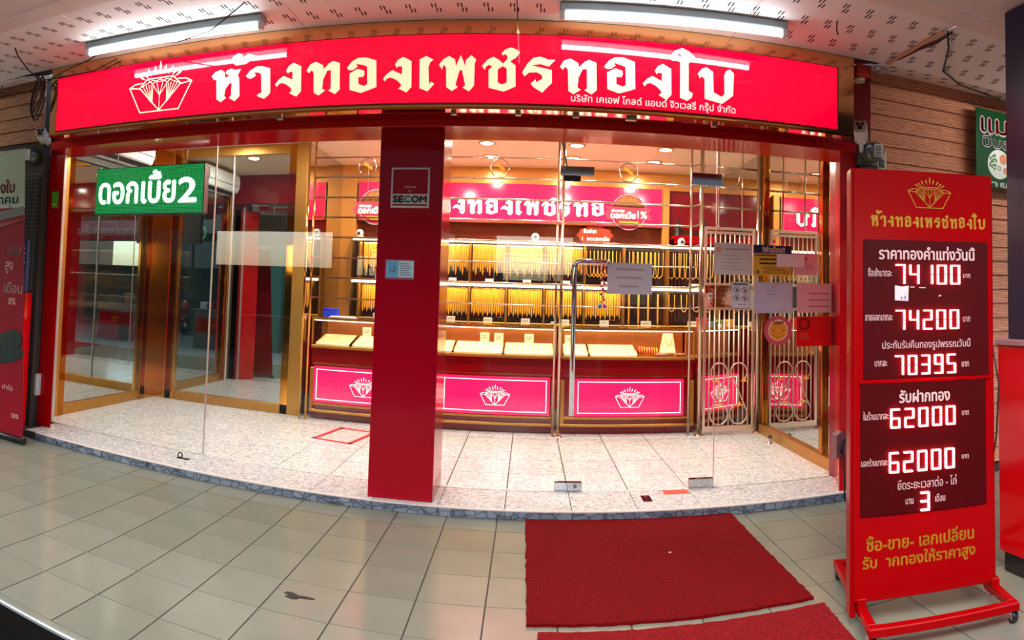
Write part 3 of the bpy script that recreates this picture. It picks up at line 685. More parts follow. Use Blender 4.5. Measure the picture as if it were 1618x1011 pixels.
# ================================================================== carpets
def carpet(label, P, h, m):
    mb = MB(); n = 46; t_ = []
    random.seed(11)
    for a, b in zip(P, P[1:] + P[:1]):
        for k in range(n): 
            f = k / n; j = random.uniform(-.004, .004) if k else 0
            t_.append((a[0] + (b[0] - a[0]) * f + j, a[1] + (b[1] - a[1]) * f + j))
    bot = [mb.bm.verts.new((x, y, .0005)) for x, y in t_]; top = [mb.bm.verts.new((x, y, h)) for x, y in t_]
    mb.bm.faces.new(top); mb.bm.faces.new(bot[::-1])
    for k in range(len(t_)): mb.bm.faces.new((bot[k], bot[(k + 1) % len(t_)], top[(k + 1) % len(t_)], top[k]))
    o = mb.out('carpet', m); bmesh_fix(o); return tag(o, label, 'carpet')
def bmesh_fix(o):
    b = bmesh.new(); b.from_mesh(o.data); bmesh.ops.recalc_face_normals(b, faces=b.faces[:]); b.to_mesh(o.data); b.free()
carpet('large bright red doormat carpet in front of the shop door', [(.028, -1.262), (1.268, -1.245), (1.272, -.012), (.022, -.020)], .014, M_CARP)
carpet('paler worn red carpet lying in front of the large red one', [(.055, -2.03), (1.235, -2.03), (1.29, -1.300), (.075, -1.315)], .009, M_CARP2)
MB().box(.055, 1.235, -2.0, -1.98, .0091, .0095)

# ================================================================== PRICE STAND (local frame: x along the face, y back, z up)
ST = thing('price_stand', 'tall red gold price board on a wheeled frame with lit red digits', 'price board', (1.285, -1.74, 0), math.radians(-15.5))
def SO(mb, name, m, par=None): return mb.out(name, m, par or ST, local=True)
U0, U1, FYD = -.035, .592, .17
pan = SO(MB().bevbox(U0, U1, FYD + .004, FYD + .085, .105, 1.885, .004), 'panel', M_REDP)
for a, b in ((U0 - .012, U0 + .012), (U1 - .012, U1 + .012)):
    SO(MB().bevbox(a, b, FYD + .02, FYD + .10, .04, 1.888, .004), 'side_post', M_REDP)
emb = SO(emblem(MB(), .298, 1.786, .098, FYD + .002, .0034), 'emblem', M_GOLDT)
SO(shopname(MB(), .035, .559, 1.640, 1.690, FYD + .003, .002, order='swap'), 'gold_lettering', M_GOLDT)
WA = SO(MB().bevbox(.004, .568, FYD - .004, FYD + .004, 1.002, 1.585, .001), 'display_window', M_BOARD)
WB = SO(MB().bevbox(-.008, .552, FYD - .004, FYD + .004, .448, .985, .001), 'display_window', M_BOARD)
SO(MB().bevbox(-.015, .575, FYD - .006, FYD + .002, .986, 1.001, .001), 'divider_bar', M_REDP)
for a, b, z0, z1 in () and ((.006, .566, 1.375, 1.492), (.006, .566, 1.185, 1.305), (.006, .566, 1.003, 1.114), (-.006, .550, .778, .898), (-.006, .550, .595, .72), (-.006, .550, .45, .535)):
    SO(MB().box(a, b, FYD - .0048, FYD - .004, z0, z1), 'backlit_strip', M_ACR)
SEG = {'0': 'abcdef', '1': 'bc', '2': 'abged', '3': 'abgcd', '4': 'fgbc', '5': 'afgcd', '6': 'afgecd', '7': 'abc', '8': 'abcdefg', '9': 'abcdfg'}
def digit(mb, ch, x, z, w_, h_, t_):
    y0, y1 = FYD - .018, FYD - .0045; g = t_ * .22
    S = SEG[ch]
    def hb(zc): mb.box(x + g, x + w_ - g, y0, y1, zc - t_ / 2, zc + t_ / 2)
    def vb(xc, za, zb): mb.box(xc - t_ / 2, xc + t_ / 2, y0, y1, za + g, zb - g)
    if 'a' in S: hb(z + h_ - t_ / 2)
    if 'g' in S: hb(z + h_ / 2)
    if 'd' in S: hb(z + t_ / 2)
    if 'f' in S: vb(x + t_ / 2, z + h_ / 2, z + h_)
    if 'b' in S: vb(x + w_ - t_ / 2, z + h_ / 2, z + h_)
    if 'e' in S: vb(x + t_ / 2, z, z + h_ / 2)
    if 'c' in S: vb(x + w_ - t_ / 2, z, z + h_ / 2)
def number(s, x0, x1, z0, z1):
    n = len(s); pit = (x1 - x0 + .014) / n
    for k, ch in enumerate(s):
        mb = MB(); digit(mb, ch, x0 + pit * k, z0, pit - .020, z1 - z0, .0064); SO(mb, 'lit_digit', M_LEDR, WA if z0 > 1 else WB)
number('74100', .140, .436, 1.398, 1.482); number('74200', .140, .430, 1.206, 1.290); number('70395', .136, .414, 1.018, 1.100)
number('62000', .117, .410, .800, .880); number('62000', .111, .405, .618, .702); number('3', .246, .292, .453, .530)
yv = FYD - .0062
for s, x0, x1, z0, z1 in (('ราคาทองคำแท่งวันนี้', .070, .503, 1.503, 1.560), ('รับฝากทอง', .158, .382, .903, .955)): SO(MB().text(s, x0, x1, z0, z1, yv, .0014), 'white_lettering', M_TXTW, WA if z0 > 1 else WB)
for s, x0, x1, z0, z1 in (('ซื้อเข้าบาทละ', .022, .125, 1.430, 1.466), ('ขายออกบาทละ', .010, .128, 1.246, 1.270), ('ประกันรับคืนทองรูปพรรณวันนี้', .083, .480, 1.118, 1.165),
        ('บาทละ', .051, .104, 1.056, 1.079), ('ในร้านบาทละ', .002, .110, .838, .872), ('นอกร้านบาทละ', -.006, .106, .650, .682), ('ยึดระยะเวลาต่อ - ไถ่', .149, .410, .546, .588),
        ('นาน', .183, .217, .485, .507), ('เดือน', .314, .358, .483, .515), ('บาท', .448, .481, 1.427, 1.444), ('บาท', .446, .479, 1.236, 1.258), ('บาท', .439, .472, 1.042, 1.064),
        ('บาท', .438, .470, .835, .854), ('บาท', .436, .468, .650, .668)): SO(MB().text(s, x0, x1, z0, z1, yv, .0003), 'white_lettering', M_TXTW, WA if z0 > 1 else WB)
for s, x0, x1, z0, z1 in (('ซื้อ-ขาย- เลกเปลี่ยน', .019, .492, .306, .366), ('รับ  ากทองให้ราคาสูง', .003, .498, .222, .290)): SO(MB().text(s, x0, x1, z0, z1, FYD + .003, .0012), 'gold_lettering', M_GOLDT)
SO(MB().prism([(.138, 1.330), (.197, 1.327), (.199, 1.392), (.168, 1.388), (.138, 1.393)], FYD - .0065, FYD - .005), 'paper_patch', M_PAPER)
SO(MB().text('ปุ่', .165, .185, 1.332, 1.350, FYD - .0072), 'handwriting', mat('purple_ink', (90, 40, 110), .6))
SO(MB().box(.205, .225, FYD - .0065, FYD - .005, 1.384, 1.388).box(.245, .275, FYD - .0065, FYD - .005, 1.382, 1.385).prism([(.33, 1.348), (.345, 1.354), (.342, 1.346)], FYD - .0065, FYD - .005), 'tape_scrap', M_TXTW)
# wheeled base frame
BW, BD = .595, .66
fr = MB()
for (a, b, c, d_) in ((-.02, BW + .02, -.02, .02), (-.02, BW + .02, BD - .02, BD + .02), (-.02, .02, .019, BD - .019), (BW - .02, BW + .02, .019, BD - .019)):
    fr.bevbox(a, b, c, d_, .055, .090, .004)
SO(fr, 'base_frame', M_REDP)
for x in (.0, BW):
    SO(MB().bevbox(x - .018, x + .018, FYD + .0, FYD + .10, .088, .12, .003), 'mounting_foot', M_REDP)
for x, y in ((0.0, 0.0), (BW, 0.0), (0.0, BD), (BW, BD)):
    c = SO(MB().tube([(x - .011, y + .012, .026), (x + .011, y + .012, .026)], .0255, 16), 'caster_wheel', M_BLACK)
    SO(MB().bevbox(x - .018, x - .013, y - .012, y + .030, .02, .056, .001).bevbox(x + .013, x + .018, y - .012, y + .030, .02, .056, .001).bevbox(x - .018, x + .018, y - .012, y + .030, .052, .058, .001), 'caster_fork', M_CHROME)
pw = MB().tube([(U1 + .02, FYD + .06, 1.15), (U1 + .05, FYD + .05, .95), (U1 + .035, FYD + .05, .72), (U1 + .012, FYD + .05, .60)], .004, 6)
SO(pw, 'power_lead', M_WIRE)

# ================================================================== big dark column at the right edge
c = thing('street_column', 'square dark blue painted column over a glossy red plinth at the right edge', 'column', (2.40, -1.70, 0))
B(2.205, 2.62, -1.91, -1.49, 1.13, 2.81, .006).out('shaft', M_BLUEP, c)
B(2.165, 2.66, -1.95, -1.455, 0.10, 1.105, .006).out('plinth', M_RED, c)
B(2.155, 2.67, -1.96, -1.445, 1.105, 1.135, .004).out('ledge', mat('pink_grey_ledge', (150, 110, 120), .3), c)
B(2.185, 2.65, -1.94, -1.47, 0.0, 0.10, .004).out('foot', M_BLACK, c)
B(2.201, 2.205, -1.66, -1.65, 1.14, 2.8).out('edge_highlight', M_ALU, c)  # pale strip painted in for the highlight line on the column edge
c['kind'] = 'structure'

# ================================================================== neighbouring frontage on the left
t = struct(B(-7.2, -3.80, .0, .09, 0, 1.175, .004).out('wall_left', M_RED), 'low red wall of the neighbouring shop behind the banner', 'wall')
dk = struct(B(-7.2, -3.80, .35, .37, 0, 2.46).out('wall_back', mat('opening_shade', (26, 24, 24), .8)), 'dark sheet painted as the shaded opening of the neighbouring shop', 'wall')  # near-black sheet stands in for the shade inside the opening
gr = MB()
for k in range(60): gr.box(-5.6 + k * .03, -5.597 + k * .03, .10, .104, 1.2, 2.2)
for k in range(30): gr.box(-5.6, -3.80, .104, .108, 1.2 + k * .034, 1.203 + k * .034)
g = gr.out('security_mesh', M_GREY); tag(g, 'grey wire security mesh over the dark opening left of the piers', 'mesh'); 
t = thing('notice_board', 'narrow blue notice board leaning on the low red wall', 'notice', (-3.85, .02, 1.175))
B(-3.93, -3.80, .0, .03, 1.18, 1.62, .004).out('board', mat('blue_print', (30, 60, 120), .4), t)
s = MB()
for k in range(9): s.box(-3.915, -3.825 + .01 * (k % 2), -.003, .0, 1.22 + k * .04, 1.232 + k * .04)
s.out('print', M_PAPER, t)

# roll-up banner on the left (leans slightly)
t = thing('roll_up_banner', 'tall red and pale green roll-up banner cut by the left edge', 'banner', (-3.9, -.22, 0))
xl, xr0, xr1 = -4.30, -3.525, -3.672
def bx_(z): return xr0 + (xr1 - xr0) * (z - .03) / 2.28
def bq(z0, z1, z0l=None, z1l=None, y=-.22, xa=None):
    a = xl if xa is None else xa; z0l = z0 if z0l is None else z0l; z1l = z1 if z1l is None else z1l
    return MB().hexa([(a, y - .004, z0l), (bx_(z0), y - .004, z0), (bx_(z0), y, z0), (a, y, z0l), (a, y - .004, z1l), (bx_(z1), y - .004, z1), (bx_(z1), y, z1), (a, y, z1l)])
M_BRED = mat('banner_red_print', (120, 6, 24), .45, spec=.15); M_BGRN = mat('banner_sage_print', (150, 166, 140), .45, spec=.15)
bq(.04, 1.86).out('lower_sheet', M_BRED, t)
bq(1.86, 2.32).out('upper_sheet', M_BGRN, t)
bq(1.80, 1.87, 1.70, 1.78, -.225).out('dark_band', mat('banner_grey_print', (86, 84, 78), .5), t)
bq(1.755, 1.785, 1.62, 1.65, -.2255).out('red_band', M_REDD, t)
MB().tube([(xl, -.22, .03), (-3.51, -.22, .03)], .028, 12).out('base_bar', M_BLACK, t)
MB().tube([(xl, -.22, 2.325), (-3.66, -.22, 2.325)], .010, 8).out('top_rail', M_ALU, t)
MB().text('องใบ', -3.99, -3.765, 1.985, 2.09, -.2275, .003).out('red_lettering', M_BRED, t)
MB().text('าคม', -3.93, -3.715, 1.895, 1.95, -.2275, .001).text('ก', -3.82, -3.79, 1.845, 1.88, -.2282).out('blue_lettering', mat('blue_ink', (20, 70, 120), .5), t)
MB().text('ยน', -3.79, -3.655, 1.475, 1.545, -.2275, .001).text('สูง', -3.82, -3.73, 1.33, 1.425, -.2275).text('เดือน', -3.82, -3.615, 1.175, 1.26, -.2275, .0015).text('0%', -3.76, -3.68, 1.08, 1.135, -.2275).text('กำไร', -3.78, -3.66, .40, .44, -.2275).text('50%', -3.66, -3.58, .19, .225, -.2275).out('pale_lettering', mat('pink_print', (206, 160, 150), .5), t)
P = [(-4.1, .62), (-3.80, .60), (-3.70, .62), (-3.60, .66), (-3.565, .70), (-3.575, .735), (-3.62, .75), (-3.59, .79), (-3.60, .85), (-3.65, .885), (-3.72, .88), (-3.80, .84), (-4.1, .86)]
MB().prism(P, -.2285, -.2265).out('dark_green_shape', mat('dark_green_print', (14, 34, 26), .3), t)

# ================================================================== green LED sign hanging inside the left pane
t = thing('led_sign', 'green LED message board hanging behind the left shop pane', 'led sign', (-3.0, .56, 1.87))
B(-3.500, -2.440, .50, .575, 1.872, 2.268, .004).out('case', mat('led_case', (40, 34, 32), .3), t)
B(-3.492, -2.448, .497, .5005, 1.880, 2.260).out('led_matrix', M_LEDG, t)
MB().text('ดอกเบี้ย', -3.455, -2.700, 1.965, 2.225, .4955, .0075).text('2', -2.665, -2.505, 1.965, 2.155, .4955, .0075).out('lit_lettering', M_LEDT, t)
for x in (-3.30, -2.62): MB().tube([(x, .53, 2.27), (x, .53, 2.43)], .004, 6).out('hanger', M_ALU, t)

# ================================================================== food banner on the right siding
t = thing('food_banner', 'green hanging food banner with Thai letters and a noodle plate picture', 'banner', (3.35, -.02, 2.26))
B(3.195, 3.95, -.03, -.024, 2.225, 2.845, .001).out('sheet', mat('green_banner_print', (6, 76, 32), .5, spec=.15), t)
MB().text('แมว', 3.245, 3.66, 2.655, 2.775, -.0325, .012).out('white_outline', M_PAPER, t)
MB().text('แมว', 3.245, 3.66, 2.660, 2.770, -.034, .0035).out('red_lettering', mat('red_print', (190, 16, 30), .4), t)
MB().text('บีบสด', 3.265, 3.66, 2.545, 2.635, -.0325, .007).out('white_outline', M_PAPER, t)
MB().text('บีบสด', 3.265, 3.66, 2.548, 2.632, -.034, .0015).out('navy_lettering', M_NAVY, t)
MB().disc(3.43, 2.415, .118, -.032, 30).out('plate_picture', mat('plate_print', (224, 232, 224), .3), t)
s = MB()
for k in range(26):
    a = k * 2.4; r = .05 * math.sqrt((k % 13) / 13); s.disc(3.37 + r * math.cos(a) * .8, 2.43 + r * math.sin(a) * 1.3, .010, -.0335 - k * 1e-5, 8)
s.out('herb_picture', mat('herb_print', (60, 130, 60), .5), t)
MB().disc(3.475, 2.46, .042, -.0335, 16).disc(3.50, 2.37, .03, -.0336, 16).out('prawn_picture', mat('prawn_print', (226, 140, 100), .5), t)
MB().ring(3.43, 2.385, .016, .006, -.0345, 16).out('mark', M_NAVY, t)
MB().text('น้ำยา', 3.245, 3.6, 2.235, 2.285, -.0325, .004).out('white_lettering', M_PAPER, t)
MB().tube([(3.21, -.02, 2.84), (3.20, .06, 2.90)], .003, 5).out('tie', M_WIRE, t)

# ================================================================== INTERIOR SHELL
ceil2 = struct(B(-4.05, 2.30, .60, 3.75, 2.80, 2.83).out('ceiling', M_BEIGE), 'cream ceiling inside the gold shop', 'ceiling')
struct(B(-4.05, 2.30, .42, .50, 2.83, 2.86).out('trim_7', M_BEIGE), 'closing strip over the inner beam', 'trim')
ml = sempty('wall_left', 'mirror wall in gold frames on the left side of the shop', 'wall', (-3.92, 1.3, .055))
B(-3.95, -3.935, .45, 2.29, .055, 2.80).out('mirror_panel', M_MIR, ml)
B(-3.935, -3.915, .45, 2.28, .055, .155, .003).out('gold_base', M_GOLDS, ml)
for y0, y1, m_ in ((.45, .62, M_GOLDS), (.62, .70, M_GOLDD), (1.95, 2.05, M_GOLDD), (2.05, 2.28, M_GOLD)):
    B(-3.935, -3.90, y0, y1, .055, 2.80, .004).out('gold_pilaster', m_, ml)
B(-3.935, -3.92, .45, 2.28, 2.70, 2.80, .003).out('gold_cornice', M_GOLDS, ml)
mb_ = sempty('wall_back', 'mirror wall in gold frames facing the street beside the grille', 'wall', (-3.05, 2.3, .055))
B(-3.93, -2.20, 2.285, 2.30, .055, 2.80).out('mirror_panel', M_MIR, mb_)
B(-3.91, -2.20, 2.262, 2.284, .055, .150, .003).out('gold_base', M_GOLDS, mb_)
for x0, x1, m_, yy in ((-3.91, -3.78, M_GOLD, 2.25), (-3.78, -3.70, M_GOLDD, 2.262), (-3.70, -3.665, M_GOLD, 2.25), (-3.06, -3.045, M_ALU, 2.272), (-2.42, -2.34, M_GOLDD, 2.262), (-2.34, -2.215, M_GOLDS, 2.25)):
    B(x0, x1, yy, 2.284, .055, 2.80, .003).out('gold_pilaster', m_, mb_)
B(-3.91, -2.20, 2.265, 2.284, 2.70, 2.80, .003).out('gold_cornice', M_GOLDS, mb_)
m2 = sempty('wall_left', 'mirror side wall of the jewellery counter area left of the shelves', 'wall', (-2.2, 2.9, .055))
B(-2.215, -2.20, 2.30, 3.60, .055, 2.80).out('mirror_panel', M_MIR, m2)
m3 = sempty('wall_right', 'mirror side wall in gold frames at the right of the shop', 'wall', (2.23, 1.8, .055))
B(2.245, 2.26, .45, 3.60, .055, 2.80).out('mirror_panel', M_MIR, m3)
B(2.205, 2.244, .45, 2.06, .055, .145, .003).out('gold_base', M_GOLDS, m3)
for y0, y1, m_ in ((.45, .50, M_GOLD), (1.98, 2.04, M_GOLDD), (2.14, 2.20, M_GOLD), (.66, .72, M_GOLDD)):
    B(2.215, 2.244, y0, y1, .055, 2.80, .003).out('gold_post', m_, m3)
bw = sempty('wall_back', 'back wall above and behind the jewellery shelves', 'wall', (0, 3.6, .055))
MB().box(-2.20, 2.245, 3.56, 3.60, .055, 2.60).out('dark_red_panel', M_CTR, bw)
MB().box(-2.20, 2.245, 3.52, 3.60, 2.60, 2.80).out('gold_band', M_ORG, bw)
MB().box(-2.20, -2.02, 3.44, 3.56, .055, 2.80).out('gold_column', M_ORG, bw)
B(1.52, 1.60, 3.46, 3.56, 1.9, 2.62, .003).out('gold_column', M_ORG, bw)
MB().box(-2.02, 2.245, 3.545, 3.56, 1.935, 2.15).out('mirror_strip', M_BRN, bw)

# downlights
DL = ['front row, just right of the pillar', 'back row, before the door', 'front row, before the gate', 'back row, near the gate', 'back row, right of the pillar', 'front row, left of the pillar', 'back row, left of the pillar', 'front row, before the door', 'in the mirror corner at the left', 'nearest the glass, left of the pillar', 'nearest the glass, behind the pillar', 'nearest the glass, behind the door', 'nearest the glass, at the right mirror']
for k, (x, y) in enumerate(((-.44, 2.32), (.43, 2.9), (1.30, 2.30), (1.30, 2.9), (-.44, 2.95), (-1.4, 2.32), (-1.4, 2.95), (.43, 2.32), (-3.1, 1.7), (-2.2, 1.2), (-.9, 1.2), (.5, 1.2), (1.6, 1.2))):
    t = thing('downlight', 'round recessed downlight in the shop ceiling, ' + DL[k], 'ceiling light', (x, y, 2.79), 0, 'recessed downlights in the shop ceiling')
    MB().lathe((0, 0, 0), [(.085, .01), (.085, .002), (.070, 0), (.068, .008)], 20).out('bezel', M_GOLDS, t, local=True)
    MB().lathe((0, 0, 0), [(.064, .006), (.06, .001), (.03, -.001)], 16).out('lens', M_DOWN, t, local=True)
    l_ = area('downlight_beam', (x, y, 2.785), (0, 0, 0), .11, .11, 26 if y < 2 else 17, (1.0, .93, .86) if y < 2 else (1.0, .86, .68)); l_.data.shape = 'DISK'
for z_ in (1.895, 1.415): area('showcase_strip_light', (.07, 3.30, z_), (math.radians(28), 0, 0), 4.1, .03, 24, (1.0, .86, .62))
area('tray_fill_light', (-.25, 2.225, 1.01), (math.radians(30), 0, 0), 3.6, .02, 9, (1.0, .86, .62))  # added fill inside the counter cases, brightens the trays

# ================================================================== inner signs
t = thing('inner_shop_sign', 'backlit pink red sign with cream Thai letters above the shelves', 'sign', (-.25, 3.47, 2.14))
B(-2.00, 1.512, 3.44, 3.54, 2.150, 2.605, .004).out('box', M_GOLDS, t)
B(-1.99, 1.503, 3.434, 3.441, 2.160, 2.596).out('sign_face', M_SIGN2, t)
letters([c for c in t.children if c.name.startswith('sign_face')][0], M_CRM2, -1.243, 1.304, 2.240, 2.415, 3.431, .003)

def badge(label, cx, cz_, r, y, s1):
    t = thing('round_badge_sign', label, 'sign', (cx, y, cz_ - r))
    MB().disc(cx, cz_, r, y, 36, y + .004).out('disc', mat('badge_pink_red', (214, 40, 76), .3), t)
    MB().ring(cx, cz_, r * .97, .009, y - .001, 40).out('rim', M_PAPER, t)
    MB().prism([(cx - r * .80, cz_ + r * .30), (cx - r * .66, cz_ + r * .60), (cx - r * .2, cz_ + r * .9), (cx + r * .3, cz_ + r * .88), (cx + r * .7, cz_ + r * .55), (cx + r * .82, cz_ + r * .28)], y - .002, None).out('gold_heap_picture', mat('gold_heap_print', (222, 170, 60), .4, noise=(70, (160, 60, 40), .3)), t)
    MB().prism([(cx - r * 1.35, cz_ - r * .10), (cx - r * 1.15, cz_ + r * .10), (cx - r * 1.35, cz_ + r * .30), (cx + r * 1.25, cz_ + r * .22), (cx + r * 1.08, cz_ - r * .05), (cx + r * 1.3, cz_ - r * .42), (cx - r * 1.2, cz_ - r * .42)], y - .004, y - .002).out('ribbon', mat('ribbon_pink', (206, 70, 92), .4), t)
    MB().text('ฝากทอง', cx - r * .95, cx - r * .25, cz_ - r * .02, cz_ + r * .14, y - .005, .0006).text('ดอกเบี้ย', cx - r * 1.0, cx + r * .36, cz_ - r * .36, cz_ + r * .02, y - .005, .003).text(s1, cx + r * .48, cx + r * 1.0, cz_ - r * .32, cz_ + r * .06, y - .005, .002).out('lettering', M_CRM2, t)
    MB().prism([(cx - r * .6, cz_ - r * .5), (cx + r * .6, cz_ - r * .5), (cx + r * .3, cz_ - r * .72), (cx - r * .3, cz_ - r * .72)], y - .002, None).out('yellow_caption', mat('badge_yellow', (236, 190, 60), .4), t)
    for dx in (-.5, .5): MB().tube([(cx + dx * r, y + .002, cz_ + r * .85), (cx + dx * r, y + .003, 2.62)], .002, 4).out('hanging_wire', M_ALU, t)
badge('round interest rate badge hanging before the right part of the inner sign', .925, 2.145, .172, 2.155, '1%')
badge('round interest rate badge left of the pillar before the inner sign', -1.475, 2.135, .172, 2.155, '1%')
t = thing('orange_badge_sign', 'small orange scalloped badge hanging above the shelves beside the door handle', 'sign', (.61, 2.17, 1.86))
P = [(.61 + .165 * math.cos(a) * (1 + .05 * math.cos(a * 10)), 1.915 + .085 * math.sin(a) * (1 + .08 * math.cos(a * 10))) for a in [2 * PI * k / 60 for k in range(60)]]
MB().prism(P, 2.165, 2.169).out('plate', mat('orange_print', (226, 74, 40), .4), t)
MB().text('รับฝาก', .50, .62, 1.935, 1.975, 2.163, .001).text('1  ลดดอกเบี้ย', .49, .745, 1.865, 1.905, 2.163, .001).out('lettering', M_CRM2, t)
MB().tube([(.61, 2.167, 1.995), (.61, 2.14, 2.03)], .002, 4).out('hanging_wire', M_ALU, t)

# ================================================================== WALL SHELVES with necklaces
SY0, SY1 = 3.28, 3.54
sh = thing('wall_showcase', 'lit gold wall showcase of two shelf tiers behind the counters', 'showcase', (0, 3.41, .78))
for z, nm in ((1.905, 'top_board'), (1.425, 'middle_board'), (1.000, 'bottom_board')):
    B(-2.02, 2.16, SY0, SY1, z, z + .03, .003).out(nm, M_GOLDS, sh)
    if z > 1.1: MB().box(-2.00, 2.14, SY0 - .006, SY0 - .001, z - .002, z + .024).out('light_strip', M_STRIP, sh)
MB().box(-2.02, 2.16, SY1, SY1 + .01, 1.0, 1.93).out('back_panel', mat('showcase_back', (44, 16, 10), .5), sh)
XD = [-2.02, -1.92, -1.49, -1.07, -.66, -.245, .175, .62, 1.06, 1.56, 2.16]
for x in XD: B(x - .009, x + .009, SY0, SY1, 1.03, 1.905, .002).out('divider', M_GOLDS, sh)
for k, (z0, z1) in enumerate(((1.455, 1.905), (1.03, 1.425))):
    MB().box(-2.02, 2.16, SY0 - .012, SY0 - .008, z0, z1).out('glass_front', M_CGLASS, sh)

def chain_mesh(L, w_, name):
    mb = MB(); pts = [(-w_, 0, 0), (-w_ * .98, -.002, -L * .5), (-w_ * .8, -.003, -L * .88), (0, -.004, -L), (w_ * .8, -.003, -L * .88), (w_ * .98, -.002, -L * .5), (w_, 0, 0)]
    mb.tube(pts, .0042, 4, cap=False)
    me = bpy.data.meshes.new(name); mb.bm.to_mesh(me); mb.bm.free(); me.materials.append(M_AU); return me
CH = [chain_mesh(L, .0065, 'necklace') for L in (.25, .29, .33)]
CH2 = [chain_mesh(L, .006, 'necklace') for L in (.27, .30)]
V1 = chain_mesh(.30, .045, 'necklace'); V2 = chain_mesh(.20, .034, 'necklace'); V3 = chain_mesh(.36, .006, 'necklace')
def chain(me, x, y, z, label, group, bottom):
    o = bpy.data.objects.new('necklace', me); COL.objects.link(o); o.location = (x, y, z); return tag(o, label, 'necklace', group)
NTH = 'first second third fourth fifth sixth seventh eighth ninth tenth eleventh twelfth thirteenth fourteenth fifteenth sixteenth seventeenth'.split()
ORD = ['narrow first', 'first', 'second', 'third', 'fourth', 'fifth', 'sixth', 'seventh', 'eighth', 'ninth']
random.seed(21)
for i in range(len(XD) - 1):
    a, b = XD[i] + .022, XD[i + 1] - .022
    if b - a < .06: continue
    wd = b - a
    up = i in (1, 2, 3, 4, 5, 6); 
    # upper tier
    z0 = 1.455
    v = thing('display_stand', 'black velvet display block in the upper showcase, %s bay from the left' % ORD[i], 'display stand', ((a + b) / 2, 3.44, z0))
    if up:
        P = [(a, z0)]; n = 9
        for k in range(n + 1):
            x = a + wd * k / n; h_ = .14 - .05 * abs(k / n - .5) * 2 * random.uniform(.5, 1.1); P += [(x, z0 + h_), (min(x + wd / n, b), z0 + h_)] if k < n else [(b, z0 + h_)]
        P.append((b, z0)); MB().prism(P, 3.42, 3.50).out('block', M_VELVET, v)
        n = 14
        for k in range(n):
            chain(CH[(k * 7 + i) % 3], a + .012 + (wd - .024) * k / (n - 1), 3.405 - .004 * (k % 2), 1.875, '%s gold chain from the left in the %s bay of the upper showcase' % (NTH[k], ORD[i]), 'gold chains in the upper showcase', z0)
        MB().box(a, b, 3.40, 3.43, 1.876, 1.888).out('hanging_bar', M_GOLD, v)
    else:
        MB().box(a, b, 3.46, 3.50, z0, 1.88).out('board', M_VELVET, v)
        n = 8
        for k in range(n):
            chain(V1, a + .05 + (wd - .10) * k / (n - 1), 3.452 - .004 * (k % 3), 1.865, '%s looped gold necklace from the left on the upper black board, %s bay' % (NTH[k], ORD[i]), 'looped gold necklaces on the upper boards', z0)
    c_ = thing('price_card', 'small white card in the upper showcase, %s bay from the left' % ORD[i], 'card', ((a + b) / 2, 3.33, z0))
    MB().hexa([(a + wd * .42, 3.33, z0), (a + wd * .66, 3.33, z0), (a + wd * .66, 3.333, z0), (a + wd * .42, 3.333, z0), (a + wd * .42, 3.345, z0 + .055), (a + wd * .66, 3.345, z0 + .055), (a + wd * .66, 3.348, z0 + .055), (a + wd * .42, 3.348, z0 + .055)]).out('sheet', M_CRM2 if 0 else M_WHITE, c_)
    MB().box(a + wd * .46, a + wd * .62, 3.336, 3.338, z0 + .024, z0 + .030).out('print', M_INK, c_)
    # lower tier
    z0 = 1.03
    v = thing('display_stand', 'black velvet display block in the lower showcase, %s bay from the left' % ORD[i], 'display stand', ((a + b) / 2, 3.44, z0))
    if i in (1, 2, 3, 4, 5, 6, 7):
        MB().prism([(a, z0), (a, z0 + .07), (a + wd * .3, z0 + .10), (a + wd * .7, z0 + .085), (b, z0 + .12), (b, z0)], 3.42, 3.50).out('block', M_VELVET, v)
        MB().box(a, b, 3.40, 3.43, 1.392, 1.404).out('hanging_bar', M_GOLD, v)
        n = 15
        for k in range(n):
            chain(CH2[(k * 5 + i) % 2], a + .010 + (wd - .020) * k / (n - 1), 3.405 - .004 * (k % 2), 1.392, '%s gold chain from the left in the %s bay of the lower showcase' % (NTH[k], ORD[i]), 'gold chains in the lower showcase', z0)
    else:
        MB().box(a, b, 3.46, 3.50, z0, 1.40).out('board', M_VELVET, v)
        for k in range(4):
            x = a + .06 + (wd - .12) * k / 3
            chain(V2 if i > 8 else V3, x, 3.452, 1.385, '%s gold necklace from the left on the lower black board, %s bay' % (NTH[k], ORD[i]), 'gold necklaces on the lower boards', z0)
    c_ = thing('price_card', 'small white card in the lower showcase, %s bay from the left' % ORD[i], 'card', ((a + b) / 2, 3.33, z0))
    MB().box(a + wd * .40, a + wd * .66, 3.335, 3.338, z0, z0 + .052).out('sheet', M_WHITE, c_)
    MB().box(a + wd * .44, a + wd * .60, 3.3335, 3.335, z0 + .022, z0 + .028).out('print', M_INK, c_)
for k, (x, nm) in enumerate(((.06, 'white dome camera on the showcase top near the middle'), (-1.94, 'white dome camera on the showcase top at the left end'), (1.72, 'white dome camera on the showcase top behind the gate'))):
    t = thing('dome_camera', nm, 'camera', (x, 3.36, 1.935))
    MB().lathe((x, 3.36, 1.935), [(.045, 0), (.045, .02), (.03, .03)], 20).out('base', M_WHITE, t)
    MB().sph((x, 3.345, 1.99), .045).out('ball', M_WHITE, t)
    MB().lathe((x, 3.305, 1.985), [(.018, .01), (.018, -.004)], 14, 'Y').out('lens', M_BLACK, t)
